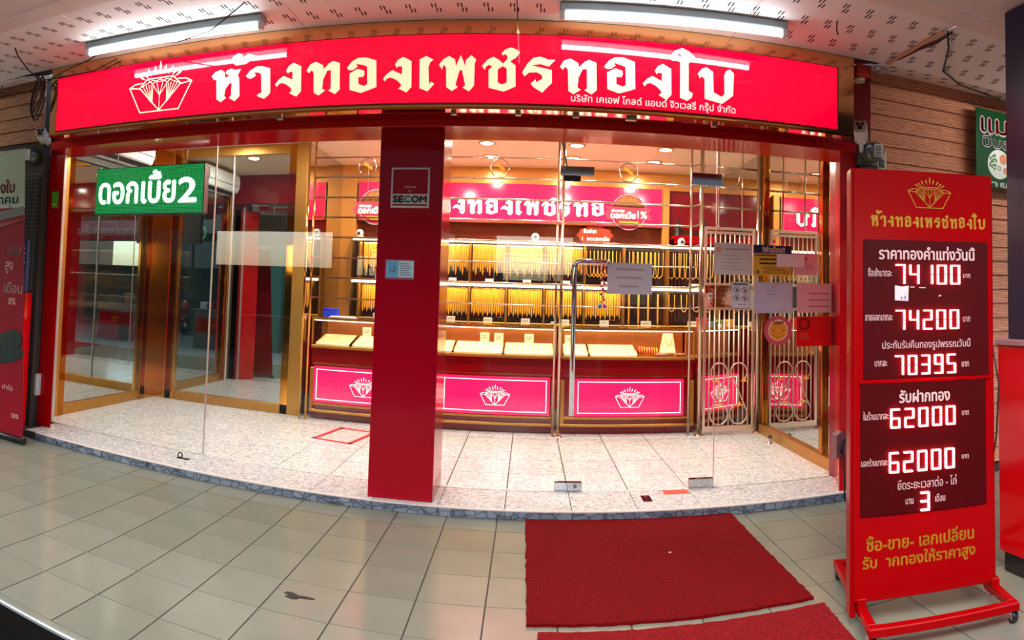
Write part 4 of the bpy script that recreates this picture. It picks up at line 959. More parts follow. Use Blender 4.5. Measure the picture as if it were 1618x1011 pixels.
# altar figures on a red ledge at the right
t = thing('altar_shelf', 'small red altar ledge on the dark wall behind the gate', 'shelf', (1.88, 3.45, 2.04))
B(1.62, 2.16, 3.34, 3.55, 2.02, 2.06, .004).out('board', M_REDP, t)
B(1.64, 2.14, 3.345, 3.36, 1.965, 2.02, .003).out('apron', M_SIGN2 if 0 else M_REDP, t)
for x, nm in ((1.70, 'dark seated statuette at the left of the altar ledge'), (2.02, 'dark seated statuette at the right of the altar ledge')):
    s = MB().lathe((x, 3.44, 2.06), [(.055, 0), (.06, .02), (.045, .035), (.05, .05), (.042, .08), (.03, .11), (.014, .125)], 14).sph((x, 3.44, 2.205), .024, (1, 1, 1.15)).sph((x - .035, 3.43, 2.13), .018, (.8, 1, 1.6)).sph((x + .035, 3.43, 2.13), .018, (.8, 1, 1.6)).lathe((x, 3.44, 2.225), [(.018, 0), (.010, .02), (.002, .045)], 10)
    tag(s.out('statuette', mat('dark_bronze', (34, 26, 28), .4, .5)), nm, 'statuette')

# ================================================================== COUNTERS
def counter(name, label, x0, x1, panel, loc=None, rot=None):
    """local frame: x along the front, y back from the front face, z up"""
    t = thing(name, label, 'counter', loc or (0, 2.2, .055), rot or 0)
    def O(mb, nm, m, par=None): return mb.out(nm, m, par or t, local=True)
    D = .52 if loc is None else .20
    O(MB().bevbox(x0, x1, .03, D, .065, .70, .004), 'body', M_CTR)
    O(MB().bevbox(x0, x1, .05, D, .0, .07, .003), 'plinth', M_REDD)
    O(MB().bevbox(x0, x1, -.004, .035, .070, .095, .003), 'gold_strip', M_GOLDS)
    O(MB().bevbox(x0 + .02, x1 - .02, .010, .030, .135, .160, .003), 'gold_strip', M_GOLDS)
    for a in (x0, x1 - .035): O(MB().bevbox(a, a + .035, -.002, .034, .095, .50, .003), 'gold_post', M_GOLDS)
    O(MB().bevbox(x0 + .02, x1 - .02, .012, .030, .535, .545, .001), 'gold_line', M_GOLD)
    O(MB().bevbox(x0, x1, -.010, D, .695, .722, .004), 'deck', M_GOLDS)
    if panel:
        a, b = panel
        lp = O(MB().bevbox(a, b, -.012, .030, .170, .515, .004), 'light_panel', M_SIGN3)
        fr_ = MB()
        for q in ((a + .03, b - .03, .485, .492), (a + .03, b - .03, .197, .204), (a + .03, a + .037, .197, .492), (b - .037, b - .03, .197, .492)): fr_.box(q[0], q[1], -.0145, -.012, q[2], q[3])
        O(fr_, 'lit_border', M_CRM2, lp)
        O(emblem(MB(), (a + b) / 2, .338, .138, -.0145, .0045), 'emblem', M_CRM2, lp)
    # glass case on top
    O(MB().box(x0 + .004, x1 - .004, -.004, .002, .722, .985), 'case_front_glass', M_CGLASS)
    O(MB().box(x0 + .004, x1 - .004, .012, D - .01, .985, .991), 'case_top_glass', M_CGLASS)
    O(MB().box(x0 + .004, x1 - .004, D - .02, D - .01, .722, .985), 'case_back', mat('case_back_amber', (190, 110, 50), .2, .4) if 'case_back_amber' not in MATS else MATS['case_back_amber'])
    O(MB().bevbox(x0, x1, -.008, .014, .972, .998, .003), 'brass_edge', M_GOLD)
    bd = MB(); n = int((x1 - x0) / .018)
    for k in range(n): bd.box(x0 + .004 + k * .018, x0 + .014 + k * .018, -.011, -.008, .977, .993)
    stuff(O(bd, 'edge_bead', M_GOLDS))
    O(MB().box(x0 + .02, x1 - .02, .004, .010, .962, .970), 'light_strip', M_STRIP)  # glowing strip added under the case edge to brighten the trays
    for a in (x0, x1 - .012): O(MB().bevbox(a, a + .012, -.006, .012, .722, .972, .002), 'brass_post', M_GOLDS)
    return t
counter('display_counter', 'glass display counter with pink emblem panel left of the red pillar', -2.085, -1.00, (-2.045, -1.03))
counter('display_counter', 'glass display counter with pink emblem panel just right of the pillar', -.985, .275, (-.792, .225))
counter('display_counter', 'glass display counter with pink emblem panel behind the glass door', .325, 1.60, (.455, 1.495))
ca = math.atan2(.42, .56)
counter('corner_display_counter', 'angled glass display counter with red emblem panel behind the gate', 0, .62, (.03, .59), (1.66, 2.30, .055), math.atan2(.30, .52))

def tray(x0, x1, label, kind):
    z = .777; t = thing('jewellery_tray', label, 'tray', ((x0 + x1) / 2, 2.36, z))
    MB().hexa([(x0, 2.225, z), (x1, 2.225, z), (x1, 2.55, z), (x0, 2.55, z), (x0, 2.225, z + .012), (x1, 2.225, z + .012), (x1, 2.55, z + .090), (x0, 2.55, z + .090)]).out('tray_pad', M_TRAY, t)
    s = MB(); nx = int((x1 - x0) / .030)
    for j in range(6):
        y = 2.245 + j * .048; zz = z + .012 + (y - 2.225) / .325 * .078
        for k in range(nx):
            if kind == 1 and random.random() < .25: continue
            x = x0 + .02 + k * (x1 - x0 - .04) / max(1, nx - 1)
            s.tube([(x + .008 * math.cos(a), y, zz + .006 + .008 * math.sin(a)) for a in [2 * PI * q / 6 for q in range(6)]], .002, 4, closed=True)
    stuff(s.out('gold_ring', M_AU, t))
    for a, b in ((x0, x0 + .006), (x1 - .006, x1)):
        MB().hexa([(a, 2.220, z), (b, 2.220, z), (b, 2.555, z), (a, 2.555, z), (a, 2.220, z + .020), (b, 2.220, z + .020), (b, 2.555, z + .10), (a, 2.555, z + .10)]).out('tray_rim', M_GOLD, t)
    return t
for k, (a, b, nm) in enumerate(((-2.05, -1.70, 'cream ring tray at the left end of the counters'), (-1.68, -1.03, 'wide cream ring tray in the counter left of the pillar'), (-.965, -.70, 'narrow cream ring tray beside the red pillar'), (-.69, -.225, 'cream ring tray left of the counter middle'), (-.215, .255, 'cream ring tray at the right end of the middle counter'), (.345, .58, 'narrow cream ring tray behind the door handle'), (.59, 1.05, 'cream ring tray in the middle of the counter behind the door'))):
    tray(a, b, nm, k % 2)
for k, (x, z) in enumerate(((-1.62, .90), (-1.50, .90), (-.42, .895), (-.28, .895), (.02, .89), (.42, .89))):
    c_ = thing('price_card', 'white price card standing at the back of the counters, %s from the left' % ['first', 'second', 'third', 'fourth', 'fifth', 'sixth'][k], 'card', (x, 2.58, .777))
    MB().bevbox(x - .045, x + .045, 2.575, 2.580, .777, .955, .001).out('sheet', M_TRAY, c_)
    MB().box(x - .03, x + .03, 2.573, 2.575, .92, .928).box(x - .03, x + .02, 2.573, 2.575, .90, .908).out('print', M_INK, c_)
# bangle roll, pads, bust
t = thing('bangle_roll', 'red roll carrying gold bangles in the counter behind the door', 'display', (1.16, 2.36, .777))
MB().tube([(1.08, 2.40, .825), (1.26, 2.33, .815)], .034, 14).out('red_roll', mat('red_velvet', (190, 10, 20), .7), t)
for k in range(8):
    f = k / 7; c0 = Vector((1.09 + .16 * f, 2.396 - .062 * f, .824 - .009 * f))
    MB().tube([c0 + Vector((.012 * math.cos(a) * 0, .040 * math.cos(a), .040 * math.sin(a))) for a in [2 * PI * q / 14 for q in range(14)]], .004, 5, closed=True).out('bangle', M_AU, t)
for k, (x, y, r_, nm) in enumerate(((1.37, 2.34, .3, 'larger brown leather pad near the right end of the counter'), (1.28, 2.26, -.2, 'small brown pad in front of the bangle roll'), (1.47, 2.26, .1, 'small brown pad at the counter corner'))):
    t = MB().bevbox(-.075 + .02 * (k > 0), .075 - .02 * (k > 0), -.04, .04, .0, .03, .006); t.xform(Matrix.Translation((x, y, .777)) @ Matrix.Rotation(r_, 4, 'Z'))
    tag(t.out('display_pad', mat('brown_leather_%d' % k, (150, 84, 56), .5)), nm, 'pad')
t = thing('necklace_bust', 'cream necklace bust leaning at the right end of the counter', 'bust', (1.40, 2.52, .777))
MB().hexa([(1.32, 2.48, .777), (1.48, 2.48, .777), (1.48, 2.56, .777), (1.32, 2.56, .777), (1.36, 2.55, .985), (1.46, 2.55, .985), (1.46, 2.57, .985), (1.36, 2.57, .985)]).out('torso', M_TRAY, t)
MB().tube([(1.36, 2.535, .975), (1.385, 2.51, .90), (1.41, 2.50, .87), (1.435, 2.51, .90), (1.455, 2.535, .975)], .0035, 5).out('chain', M_AU, t)

# merchandise behind the gate on the angled counter
for k, (x, y, c_, nm, w_, h_) in enumerate(((1.74, 2.46, (206, 24, 30), 'red gift box on the angled counter', .10, .10), (1.87, 2.52, (98, 124, 120), 'grey green box on the angled counter', .09, .06), (1.98, 2.58, (190, 110, 120), 'pink box on the angled counter', .07, .07), (2.08, 2.63, (220, 160, 40), 'yellow gold box on the angled counter', .08, .08))):
    g = thing('gift_box', nm, 'box', (x, y, 1.047)); g.rotation_euler = (0, 0, .5)
    m_ = mat('gift_box_paper_%d' % k, c_, .4)
    MB().bevbox(-w_ / 2, w_ / 2, -.035, .035, .0, h_ * .7, .004).out('box_base', m_, g, local=True)
    MB().bevbox(-w_ / 2 - .003, w_ / 2 + .003, -.038, .038, h_ * .7, h_, .004).out('box_lid', m_, g, local=True)
t = thing('potted_plant', 'tiny green plant in a pot on the angled counter', 'plant', (1.93, 2.47, 1.047))
MB().lathe((1.93, 2.47, 1.047), [(.018, 0), (.025, .035), (.027, .037)], 12).out('pot', M_WHITE, t)
random.seed(5)
for k in range(12):
    a = k * 2.4; MB().tube([(1.93, 2.47, 1.08), (1.93 + .02 * math.cos(a), 2.47 + .02 * math.sin(a), 1.11), (1.93 + .045 * math.cos(a), 2.47 + .04 * math.sin(a), 1.12 + .02 * math.sin(k))], [.002, .009, .001], 5).out('leaf', mat('leaf_green', (90, 150, 40), .5) if 'leaf_green' not in MATS else MATS['leaf_green'], t)

# ================================================================== SECURITY GRILLE
G = thing('security_grille', 'polished steel pipe security grille in front of the counters', 'grille', (-.25, 2.12, .055))
GY = 2.12; X0, X1 = -2.09, 1.535
for z in (2.613, 2.417, 2.222, 2.028, 1.834, 1.635, 1.442, 1.244):
    r = .007 if z in (2.613,) else .0095
    MB().tube([(X0, GY, z), (X1, GY, z), (X1 + .05, GY - .03, z + .012), (1.615, GY - .03, z + .02)], r if z not in (1.635, 1.244) else .007, 8).out('rail', M_STEEL, G)
for x, y in ((-2.155, 2.12), (-2.09, 2.12), (.300, 2.085), (.255, 2.13), (1.525, 2.12)):
    MB().tube([(x, y, .055), (x, y, 2.80)], .011 if y > 2.1 else .014, 12).out('upright', M_STEEL if x > -2 else M_GOLD, G)
for x in (.300,): MB().lathe((x, 2.085, .055), [(.042, 0), (.040, .006), (.022, .012)], 16).out('floor_flange', M_STEEL, G)
for x in (-1.562, -.297, .910):
    MB().tube([(x + .087 * math.cos(a), GY, 2.513 + .087 * math.sin(a)) for a in [2 * PI * k / 28 for k in range(28)]], .0055, 6, closed=True).out('ring_ornament', M_STEEL, G)
    MB().prism([(x - .05, 2.54), (x - .02, 2.565), (x, 2.55), (x + .01, 2.53), (x + .04, 2.52), (x + .045, 2.49), (x + .01, 2.505), (x - .01, 2.525)], GY - .004, GY + .004).out('gold_leaf', M_AU, G)

gt = thing('security_gate', 'polished steel bar gate with scroll rings and a lock plate', 'gate', (1.92, 2.09, .055))
GYG = 2.09
for x in (1.620, 2.200):
    MB().tube([(x, GYG, .055), (x, GYG, 2.80)], .020, 12).out('gate_post', M_STEEL, gt)
    MB().lathe((x, GYG, .055), [(.045, 0), (.042, .007), (.022, .014)], 16).out('floor_flange', M_STEEL, gt)
for x in (1.665, 2.155): B(x - .013, x + .013, GYG - .013, GYG + .013, .085, 2.03, .003).out('stile', M_STEELB, gt)
for z0, z1 in ((.085, .135), (1.235, 1.258), (1.470, 1.492), (1.965, 1.99), (2.005, 2.032)): B(1.652, 2.168, GYG - .012, GYG + .012, z0, z1, .003).out('cross_rail', M_STEELB, gt)
for k in range(9):
    x = 1.715 + k * .0488; MB().tube([(x, GYG, .13), (x, GYG, 1.24)], .007, 8).tube([(x, GYG, 1.49), (x, GYG, 1.97)], .007, 8).out('bar', M_STEELB, gt)
MB().bevbox(1.652, 2.168, GYG - .018, GYG - .008, 1.258, 1.470, .002).out('lock_plate', mat('wavy_steel', (224, 206, 190), .08, 1.0, bump=(6, .5)), gt)
LPT = [c for c in gt.children if c.name.startswith('lock_plate')][0]
k_ = MB().lathe((1.712, GYG - .018, 1.368), [(.032, 0), (.032, -.01), (.014, -.014), (.014, -.032), (.026, -.038), (.026, -.055), (.014, -.062)], 20, 'Y').out('door_knob', M_CHROME, LPT)
for sx in (-1, 1):
    cx_ = 1.91 + sx * .098
    top = [(cx_ + .082 * math.cos(a), GYG - .017, .640 + .090 * math.sin(a)) for a in ([PI * 1.25 - PI * 1.25 * k / 20 - 0 for k in range(21)] if sx < 0 else [-PI * .25 + PI * 1.25 * k / 20 for k in range(21)])]
    bot = [(cx_ + .088 * math.cos(a), GYG - .017, .245 + .095 * math.sin(a)) for a in ([PI * .9 + 2 * PI * .92 * k / 24 for k in range(25)] if sx < 0 else [PI * .1 - 2 * PI * .92 * k / 24 for k in range(25)])]
    MB().tube(top + bot, .0068, 8).out('scroll', M_STEELB, gt)
    for (dx, z) in ((sx * .045, .56), (0, .33)):
        MB().prism([(cx_ + dx - .03, z), (cx_ + dx - .005, z + .012), (cx_ + dx + .012, z + .035), (cx_ + dx + .022, z + .008), (cx_ + dx + .035, z - .004), (cx_ + dx + .005, z - .012)], GYG - .028, GYG - .020).out('gold_leaf', M_AU, gt)
for z in (2.613, 2.417, 2.222): MB().tube([(1.62, GYG, z), (2.20, GYG, z)], .011, 8).out('transom_rail', M_STEEL, gt)
MB().tube([(1.91 + .087 * math.cos(a), GYG, 2.513 + .087 * math.sin(a)) for a in [2 * PI * k / 28 for k in range(28)]], .0055, 6, closed=True).out('ring_ornament', M_STEEL, gt)
for x in (1.79, 2.03): MB().tube([(x, GYG, 2.03), (x, GYG, 2.80)], .009, 8).out('transom_bar', M_STEEL, gt)

t = thing('door_stop', 'small chrome and rubber door stop on the shop floor before the gate', 'door stop', (2.15, 1.60, .055))
MB().lathe((2.15, 1.60, .055), [(.030, 0), (.030, .006), (.014, .012), (.012, .045)], 16).out('chrome_base', M_CHROME, t)
MB().lathe((2.15, 1.60, .100), [(.018, 0), (.018, .022), (.012, .026)], 14).out('rubber_head', mat('brown_rubber', (60, 24, 18), .6), t)

# ================================================================== air conditioner on the left mirror wall
t = thing('air_conditioner', 'white split air conditioner mounted high on the left mirror wall', 'air conditioner', (-3.80, 1.3, 2.46))
ac = MB(); prof = [(-3.90, 2.50), (-3.90, 2.765), (-3.72, 2.765), (-3.675, 2.73), (-3.67, 2.60), (-3.70, 2.53), (-3.76, 2.485)]
A_ = [ac.bm.verts.new((x, .84, z)) for x, z in prof]; B_ = [ac.bm.verts.new((x, 1.68, z)) for x, z in prof]
ac.bm.faces.new(A_); ac.bm.faces.new(B_[::-1])
for k in range(len(prof)): ac.bm.faces.new((A_[k], B_[k], B_[(k + 1) % len(prof)], A_[(k + 1) % len(prof)]))
bmesh_fix(ac.out('casing', M_WHITE, t))
MB().hexa([(-3.745, .87, 2.478), (-3.705, .87, 2.512), (-3.705, 1.65, 2.512), (-3.745, 1.65, 2.478), (-3.738, .87, 2.474), (-3.698, .87, 2.508), (-3.698, 1.65, 2.508), (-3.738, 1.65, 2.474)]).out('louvre', M_BLACK, t)
B(-3.669, -3.664, .85, 1.67, 2.595, 2.60).out('seam', M_GREY, t)
# blue cup and papers on the left counter
t = thing('document_pile', 'loose white papers stacked on the counter at its left end', 'papers', (-1.85, 2.35, 1.047))
for k in range(4):
    s = MB().box(-.12, .12, -.09, .09, k * .004, k * .004 + .003); s.xform(Matrix.Translation((-1.82, 2.36, 1.047)) @ Matrix.Rotation(.2 * (k - 1.5), 4, 'Z')); s.out('sheet', M_PAPER, t)
t = thing('blue_box', 'bright blue plastic box on the counter at its left end', 'box', (-1.98, 2.40, 1.064))
MB().bevbox(-2.05, -1.90, 2.42, 2.50, 1.047, 1.12, .006).out('tub', mat('bright_blue_plastic', (20, 50, 200), .35), t)
MB().bevbox(-2.055, -1.895, 2.415, 2.505, 1.12, 1.135, .004).out('lid', MATS['bright_blue_plastic'], t)

# ================================================================== NOTICES ON THE GLASS
GP = .4035
def notice(label, x0, x1, z0, z1, m, name='notice', y=GP, fn=None, tm=M_INK):
    t = thing(name, label, 'notice', ((x0 + x1) / 2, y, z0))
    MB().box(x0, x1, y - .0012, y - .0004, z0, z1).out('sheet', m, t)
    if fn:
        s = MB(); fn(s, t, y - .0020)
        if len(s.bm.verts): s.out('print', tm, t)
    return t
def lines(s, x0, x1, zs, h_, y, wob=.25, seed=1):
    rnd = random.Random(seed)
    for z in zs:
        x = x0 + rnd.random() * wob * (x1 - x0) * .3; e = x1 - rnd.random() * wob * (x1 - x0) * .6
        while x < e:
            L = min(rnd.uniform(.012, .05), e - x)
            s.stroke([(x, z), (x + L, z)], h_, y); x += L + .004
M_LILAC = mat('lilac_white_paper', (206, 202, 208), .5); M_PINKP = mat('pale_pink_paper', (214, 166, 172), .5)
def f1(s, t, y):
    for z, a, b in ((1.522, .580, .775), (1.465, .585, .765), (1.408, .605, .735)):
        lines(s, a, b, (z,), .010, y, .05, int(z * 100)); lines(s, a, b, (z + .010,), .003, y, .3, int(z * 77))
t = notice('grey white handwritten paper taped right of the door handle', .524, .828, 1.357, 1.566, M_LILAC, fn=f1, tm=mat('faint_pink_ink', (176, 150, 164), .6))
MB().box(.60, .80, .4010, .4016, 1.395, 1.401).out('tape_strip', M_PAPER, t)
def f2(s, t, y):
    lines(s, 1.345, 1.52, (1.685,), .007, y, .1, 4); lines(s, 1.31, 1.48, (1.64, 1.615, 1.59, 1.565, 1.545), .003, y, .5, 5)
    MB().disc(1.298, 1.680, .020, y, 18).out('orange_seal', mat('faded_orange_seal', (222, 150, 120), .5), t)
notice('large cream grey certificate at the top left of the notices', 1.262, 1.545, 1.505, 1.728, mat('warm_white_paper', (206, 198, 194), .5), fn=f2)
t = thing('notice', 'yellow poster with a black Thai warning heading on the glass', 'notice', (1.70, GP, 1.505))
MB().box(1.550, 1.845, GP - .0012, GP - .0004, 1.505, 1.722).out('sheet', mat('yellow_poster', (216, 170, 30), .4), t)
MB().box(1.550, 1.845, GP - .0018, GP - .0012, 1.664, 1.722).out('black_heading', M_NAVY, t)
MB().text('!!คำเตือน!!', 1.62, 1.79, 1.672, 1.715, GP - .0024, .0015).out('heading_lettering', mat('white_print', (230, 224, 210), .4), t)
s = MB(); lines(s, 1.558, 1.76, (1.650,), .008, GP - .002, .1, 8); lines(s, 1.60, 1.74, (1.622, 1.592), .012, GP - .002, .1, 9); lines(s, 1.62, 1.80, (1.563, 1.553, 1.543, 1.533, 1.523), .003, GP - .002, .2, 10)
s.out('print', M_NAVY, t)
MB().disc(1.585, 1.530, .014, GP - .002, 16).out('grey_mark', M_GREY, t); MB().ring(1.805, 1.532, .016, .006, GP - .002, 18).out('orange_mark', mat('orange_mark_print', (200, 110, 20), .4), t)
def f3(s, t, y):
    lines(s, 1.94, 2.02, (1.598, 1.585, 1.573, 1.560), .003, y, .2, 11)
    MB().disc(1.955, 1.632, .014, y, 16).out('red_seal', mat('dusky_red_seal', (176, 60, 66), .5), t)
notice('small pink paper with a red seal to the right of the yellow poster', 1.862, 2.052, 1.515, 1.672, M_PINKP, fn=f3)
notice('white patch painted as a glass reflection over the yellow poster', 1.728, 1.945, 1.572, 1.664, mat('white_reflection_patch', (226, 224, 226), .4), y=.4005)  # flat white sheet painted in for a reflection on the glass
t = thing('notice', 'white prohibition notice with four round icons on the glass', 'notice', (1.46, GP, 1.273))
MB().box(1.390, 1.528, GP - .0012, GP - .0004, 1.270, 1.460).out('sheet', M_PAPER, t)
fr_ = MB()
for q in (((1.392, 1.272), (1.526, 1.272), (1.526, 1.458), (1.392, 1.458)),): fr_.stroke(list(q[0:1] and q), .003, GP - .0018, closed=True)
lines(fr_, 1.405, 1.515, (1.445, 1.437), .006, GP - .0018, .1, 14); lines(fr_, 1.44, 1.50, (1.300,), .005, GP - .0018, .1, 15)
fr_.out('print', M_NAVY, t)
for k, (x, z) in enumerate(((1.430, 1.402), (1.490, 1.398), (1.430, 1.345), (1.490, 1.341))):
    MB().ring(x, z, .021, .004, GP - .002, 24).stroke([(x - .014, z + .014), (x + .014, z - .014)], .004, GP - .0022).out('prohibition_ring', mat('dark_red_print', (150, 24, 50), .4) if k % 2 and 'dark_red_print' not in MATS else (MATS['dark_red_print'] if k % 2 else M_NAVY), t)
    MB().prism([(x - .008, z - .010), (x + .008, z - .010), (x + .005, z + .004), (x + .008, z + .008), (x, z + .012), (x - .006, z + .004)], GP - .0019, None).out('icon', M_GREY, t)
def f4(s, t, y):
    lines(s, 1.635, 1.755, (1.397,), .004, y, .1, 17); lines(s, 1.655, 1.725, (1.372,), .004, y, .1, 18); lines(s, 1.58, 1.65, (1.335, 1.31, 1.262), .002, y, .4, 19)
    for q in range(1): s.stroke([(1.572, 1.250), (1.842, 1.250), (1.842, 1.450), (1.572, 1.450)], .0015, y, closed=True)
    MB().disc(1.706, 1.425, .015, y, 18).out('orange_seal', MATS['faded_orange_seal'], t)
notice('lilac grey certificate with an orange seal below the yellow poster', 1.560, 1.853, 1.240, 1.460, mat('lilac_paper', (192, 186, 202), .35), fn=f4)
def f5(s, t, y):
    for z in (1.383, 1.335, 1.288): lines(s, 1.985, 2.145, (z,), .009, y, .1, int(z * 91))
notice('pink laminated notice with three red lines at the right of the glass', 1.888, 2.185, 1.243, 1.456, M_PINKP, fn=f5, tm=mat('dusky_red_ink', (190, 80, 90), .5))
MB().prism([(1.900, 1.26), (1.925, 1.262), (1.93, 1.44), (1.912, 1.45), (1.905, 1.36)], .4006, .4010)
t = thing('round_sticker', 'round pink and orange year sticker with a gold ingot picture', 'sticker', (1.744, GP, 1.01))
MB().disc(1.744, 1.115, .106, GP - .0006, 36, GP - .0002).out('disc', mat('rose_print', (196, 76, 96), .4), t)
MB().disc(1.744, 1.118, .076, GP - .0014, 32).out('pale_ring', mat('pale_peach_print', (236, 200, 170), .4), t)
MB().disc(1.744, 1.116, .068, GP - .0020, 30).out('orange_disc', mat('orange_disc_print', (226, 146, 30), .4), t)
MB().text('2569', 1.706, 1.782, 1.160, 1.182, GP - .0028, .0015).out('lettering', M_NAVY, t)
MB().stroke([(1.695, 1.118), (1.712, 1.108), (1.722, 1.095), (1.766, 1.095), (1.776, 1.108), (1.793, 1.118), (1.77, 1.122), (1.765, 1.138), (1.744, 1.147), (1.723, 1.138), (1.718, 1.122)], .003, GP - .0028, closed=True).stroke([(1.70, 1.085), (1.722, 1.072), (1.744, 1.068), (1.766, 1.072), (1.788, 1.085)], .003, GP - .0028).out('ingot_outline', mat('brown_print', (110, 60, 10), .4), t)
t = thing('red_plaque_sticker', 'bright red rectangular sticker with a gold round award picture', 'sticker', (2.04, GP, 1.0))
MB().box(1.886, 2.190, GP - .0010, GP - .0003, 1.000, 1.216).out('sheet', mat('bright_red_print', (206, 10, 16), .35), t)
MB().ring(1.946, 1.160, .040, .012, GP - .0016, 28).ring(1.946, 1.160, .024, .006, GP - .0016, 20).prism([(1.905, 1.050), (1.992, 1.046), (1.975, 1.095), (1.92, 1.098)], GP - .0016, None).out('award_picture', mat('copper_print', (196, 70, 50), .3, .3), t)
s = MB(); lines(s, 2.02, 2.17, (1.18, 1.165, 1.15, 1.135, 1.12, 1.105, 1.09, 1.075), .002, GP - .0015, .1, 31); s.out('print', MATS['copper_print'], t)

# bead string hanging on the handle paper
t = thing('bead_string', 'hanging string of pink beads with a blue tassel beside the door handle', 'ornament', (.487, .36, 1.26))
random.seed(2)
for k in range(15):
    z = 1.545 - k * .0175
    MB().sph((.492 + .012 * math.sin(k * 2.1), .372, z), .0085 + .002 * (k % 2), seg=8).out('bead', mat('rose_bead', (190, 60, 80), .3) if 'rose_bead' not in MATS else MATS['rose_bead'], t)
MB().sph((.474, .372, 1.272), .015, seg=8).out('blue_bead', mat('teal_bead', (20, 120, 190), .3), t)
MB().sph((.506, .372, 1.274), .015, seg=8).out('purple_bead', mat('purple_bead', (170, 60, 200), .3), t)
MB().tube([(.492, .372, 1.285), (.492, .372, 1.557)], .0015, 4).out('thread', M_WIRE, t)

# ================================================================== THE STREET BEHIND THE CAMERA (met only in the mirrors and glass)
st = struct(B(-14, 12, -9.2, -9.0, -.2, 1.80).out('wall_far', mat('added_dark_wall', (74, 78, 66), .8, noise=(1.5, (40, 46, 40), .5))), 'dark low wall added across the street to bound reflected sky', 'wall')  # unseen dark mass, its height set to bound the reflected sky band
struct(B(-14, 12, -6.25, -6.2, 2.62, 4.1).out('trim_11', mat('added_fascia_paint', (112, 104, 96), .7)), 'long board added above the far canopy to block the sky', 'fascia')  # unseen board added to block sky showing above the canopy
struct(B(-14, 12, -9.4, -6.25, 2.62, 2.70).out('trim_10', mat('added_canopy_paint', (120, 116, 110), .7)), 'canopy added across the street to block the sky', 'canopy')  # unseen canopy added to block frontal sky and cut the glass haze
for k, (x0, x1, h_, c_) in enumerate(((-16, -10.2, 6.5, (84, 82, 76)), (-5.2, -1.0, 5.2, (96, 88, 78)), (1.3, 3.6, 4.2, (104, 96, 84)), (3.7, 5.6, 6.0, (70, 74, 72)), (9.4, 14, 5.0, (92, 84, 78)))):  # unseen houses added, their gaps placed to break up the reflected sky
    hs = thing('shophouse', 'added shophouse across the street, %s' % ['far left one', 'left one opposite the mirror corner', 'narrow one opposite the door', 'tall grey one right of the narrow one', 'far right one'][k], 'building', ((x0 + x1) / 2, -12, -.2))
    m_ = mat('shophouse_paint_%d' % k, c_, .8)
    B(x0, x1, -15, -12, -.2, h_).out('wall', m_, hs); B(x0 - .1, x1 + .1, -15, -11.7, h_, h_ + .15).out('roof', mat('roof_sheet_%d' % k, (70, 110, 120), .5), hs)
    for q in range(int((x1 - x0) / 1.3)):
        wx = x0 + .4 + q * 1.3
        w_ = B(wx, wx + .8, -12.02, -11.98, 2.9, 3.9).out('window', mat('dark_window', (24, 28, 30), .2) if 'dark_window' not in MATS else MATS['dark_window'], hs)
        B(wx - .05, wx + .85, -12.05, -11.97, 2.82, 2.9).out('sill', m_, w_)
cn = struct(B(-14, 12, -2.9, -2.05, 2.95, 2.98).out('trim_8', M_PLK), 'outer canopy board over the walkway edge', 'canopy')
for k, (x0, x1) in enumerate(((-6.9, -5.35), (-5.2, -4.2))):
    t = thing('roller_blind', 'cream roller blind hung at the canopy edge, %s' % ['the one at the far left', 'the one nearer the shop glass'][k], 'blind', ((x0 + x1) / 2, -2.3, 2.35))
    MB().box(x0, x1, -2.31, -2.305, 2.34, 2.90).out('cloth', mat('cream_canvas_%d' % k, (132, 126, 112), .8), t)
    MB().tube([(x0, -2.308, 2.34), (x1, -2.308, 2.34)], .012, 8).out('bottom_bar', M_ALU, t)
    MB().tube([(x0, -2.308, 2.90), (x1, -2.308, 2.90)], .03, 10).out('roller', M_ALU, t)
for k, (x, y) in enumerate(((-2.6, -4.9), (-1.1, -5.0), (1.6, -4.9))):
    t = thing('street_counter', 'low red street counter with an emblem panel, %s' % ['left of the camera', 'behind the camera', 'right of the camera'][k], 'counter', (x, y, -.16))
    B(x - .55, x + .55, y - .3, y + .3, -.16, .72, .006).out('body', M_GREY, t)
    B(x - .50, x + .50, y + .3, y + .32, .22, .55, .003).out('red_panel', M_REDP, t)
    e = emblem(MB(), 0, .38, .12, 0, .006).stroke([(-.46, .25), (.46, .25), (.46, .52), (-.46, .52)], .006, 0, closed=True); e.xform(Matrix.Translation((x, y + .3225, 0)) @ Matrix.Rotation(PI, 4, 'Z')); e.out('emblem', M_GOLDT, t)
    B(x - .58, x + .58, y - .32, y + .33, .72, .75, .004).out('top', M_GREY, t)
    for q in range(5):
        random.seed(k * 9 + q); c_ = random.choice(((150, 110, 80), (60, 80, 70), (190, 190, 185), (120, 40, 36), (40, 50, 60)))
        xx = x - .44 + q * .2; hh = random.uniform(.10, .30)
        tag(B(xx, xx + .16, y - .15, y + .1, .75, .75 + hh, .008).out('goods_box', mat('goods_%d_%d' % (k, q), c_, .5)), 'box on the %s street counter, %s from its left' % (['left', 'middle', 'right'][k], ['first', 'second', 'third', 'fourth', 'fifth'][q]), 'box')
t = thing('wooden_cabinet', 'old pale wooden cabinet standing across the walkway', 'cabinet', (-3.7, -4.7, -.16))
M_CAB = mat('pale_old_wood', (170, 130, 96), .6, noise=(6, (120, 84, 60), .5))
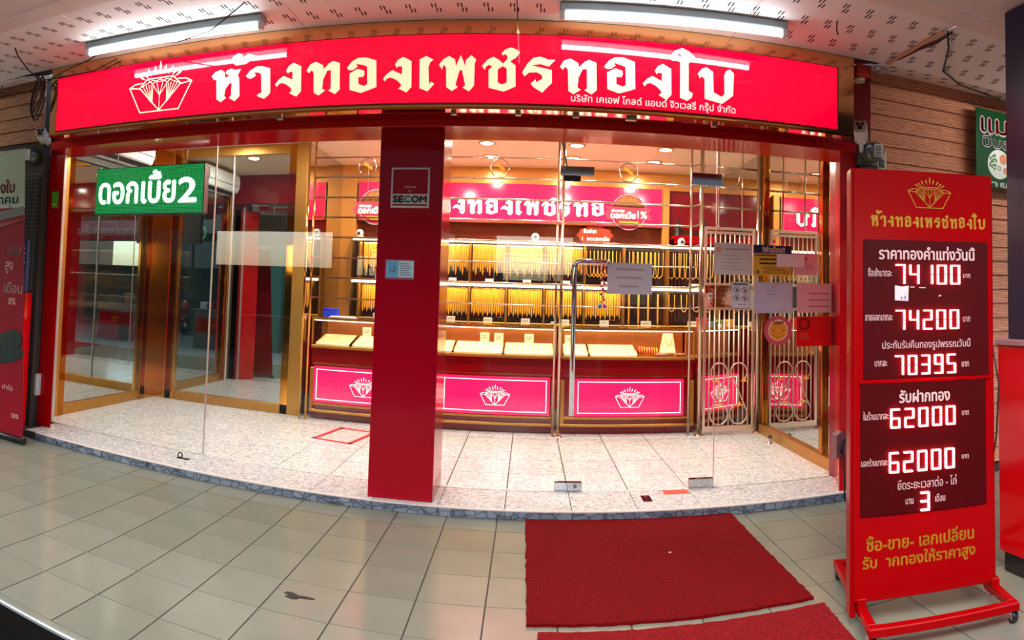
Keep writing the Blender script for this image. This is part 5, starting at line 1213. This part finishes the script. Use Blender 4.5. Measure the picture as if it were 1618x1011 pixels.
B(-4.25, -3.2, -4.95, -4.5, -.16, .85, .006).out('body', M_CAB, t)
for k in range(2): B(-4.22 + .52 * k, -3.74 + .52 * k, -4.5, -4.48, -.10, .80, .006).out('door', M_CAB, t)
B(-4.3, -3.15, -4.98, -4.46, .85, .88, .004).out('top', M_CAB, t)
for k, x in enumerate((-5.6, 4.4)):
    struct(B(x - .18, x + .18, -5.6, -5.24, -.16, 3.2, .01).out('trim_9', mat('teal_post_%d' % k, (60, 110, 90), .5)), 'teal post across the walkway, %s side' % ['left', 'right'][k], 'post')
def scooter(x, y, rz, c_, nm):
    t = thing('motor_scooter', nm, 'scooter', (x, y, -.15), rz)
    m_ = mat('scooter_paint_' + str(int(x * 10)), c_, .2)
    for yy in (-.6, .6):
        MB().tube([(0, yy + .24 * math.cos(a), .26 + .24 * math.sin(a)) for a in [2 * PI * q / 24 for q in range(24)]], .045, 8, closed=True).out('tyre', M_BLACK, t, local=True)
        MB().tube([(-.04, yy, .26), (.04, yy, .26)], .06, 12).out('hub', M_ALU, t, local=True)
    MB().tube([(0, -.6, .26), (0, -.52, .62), (0, -.44, .98)], .03, 8).out('fork', M_ALU, t, local=True)
    b = MB().sph((0, .28, .56), .2, (.75, 1.9, .9), 14).sph((0, -.30, .45), .14, (.8, 1.6, .7), 12).sph((0, -.50, .78), .15, (.9, .8, 1.3), 12)
    b.out('bodywork', m_, t, local=True)
    MB().bevbox(-.13, .13, -.02, .62, .72, .80, .03, 2).out('saddle', M_BLACK, t, local=True)
    MB().tube([(-.32, -.38, 1.02), (-.1, -.46, 1.0), (.1, -.46, 1.0), (.32, -.38, 1.02)], .016, 8).out('handlebar', M_BLACK, t, local=True)
    MB().sph((0, -.62, .86), .07).out('headlight', M_CRM2 if 0 else M_WHITE, t, local=True)
scooter(-3.2, -7.2, .2, (40, 70, 130), 'blue motor scooter parked in the street behind the camera')
scooter(-1.2, -7.4, -.1, (40, 40, 44), 'black motor scooter parked in the street behind the camera')
scooter(1.4, -7.3, .15, (150, 20, 24), 'red motor scooter parked in the street behind the camera')
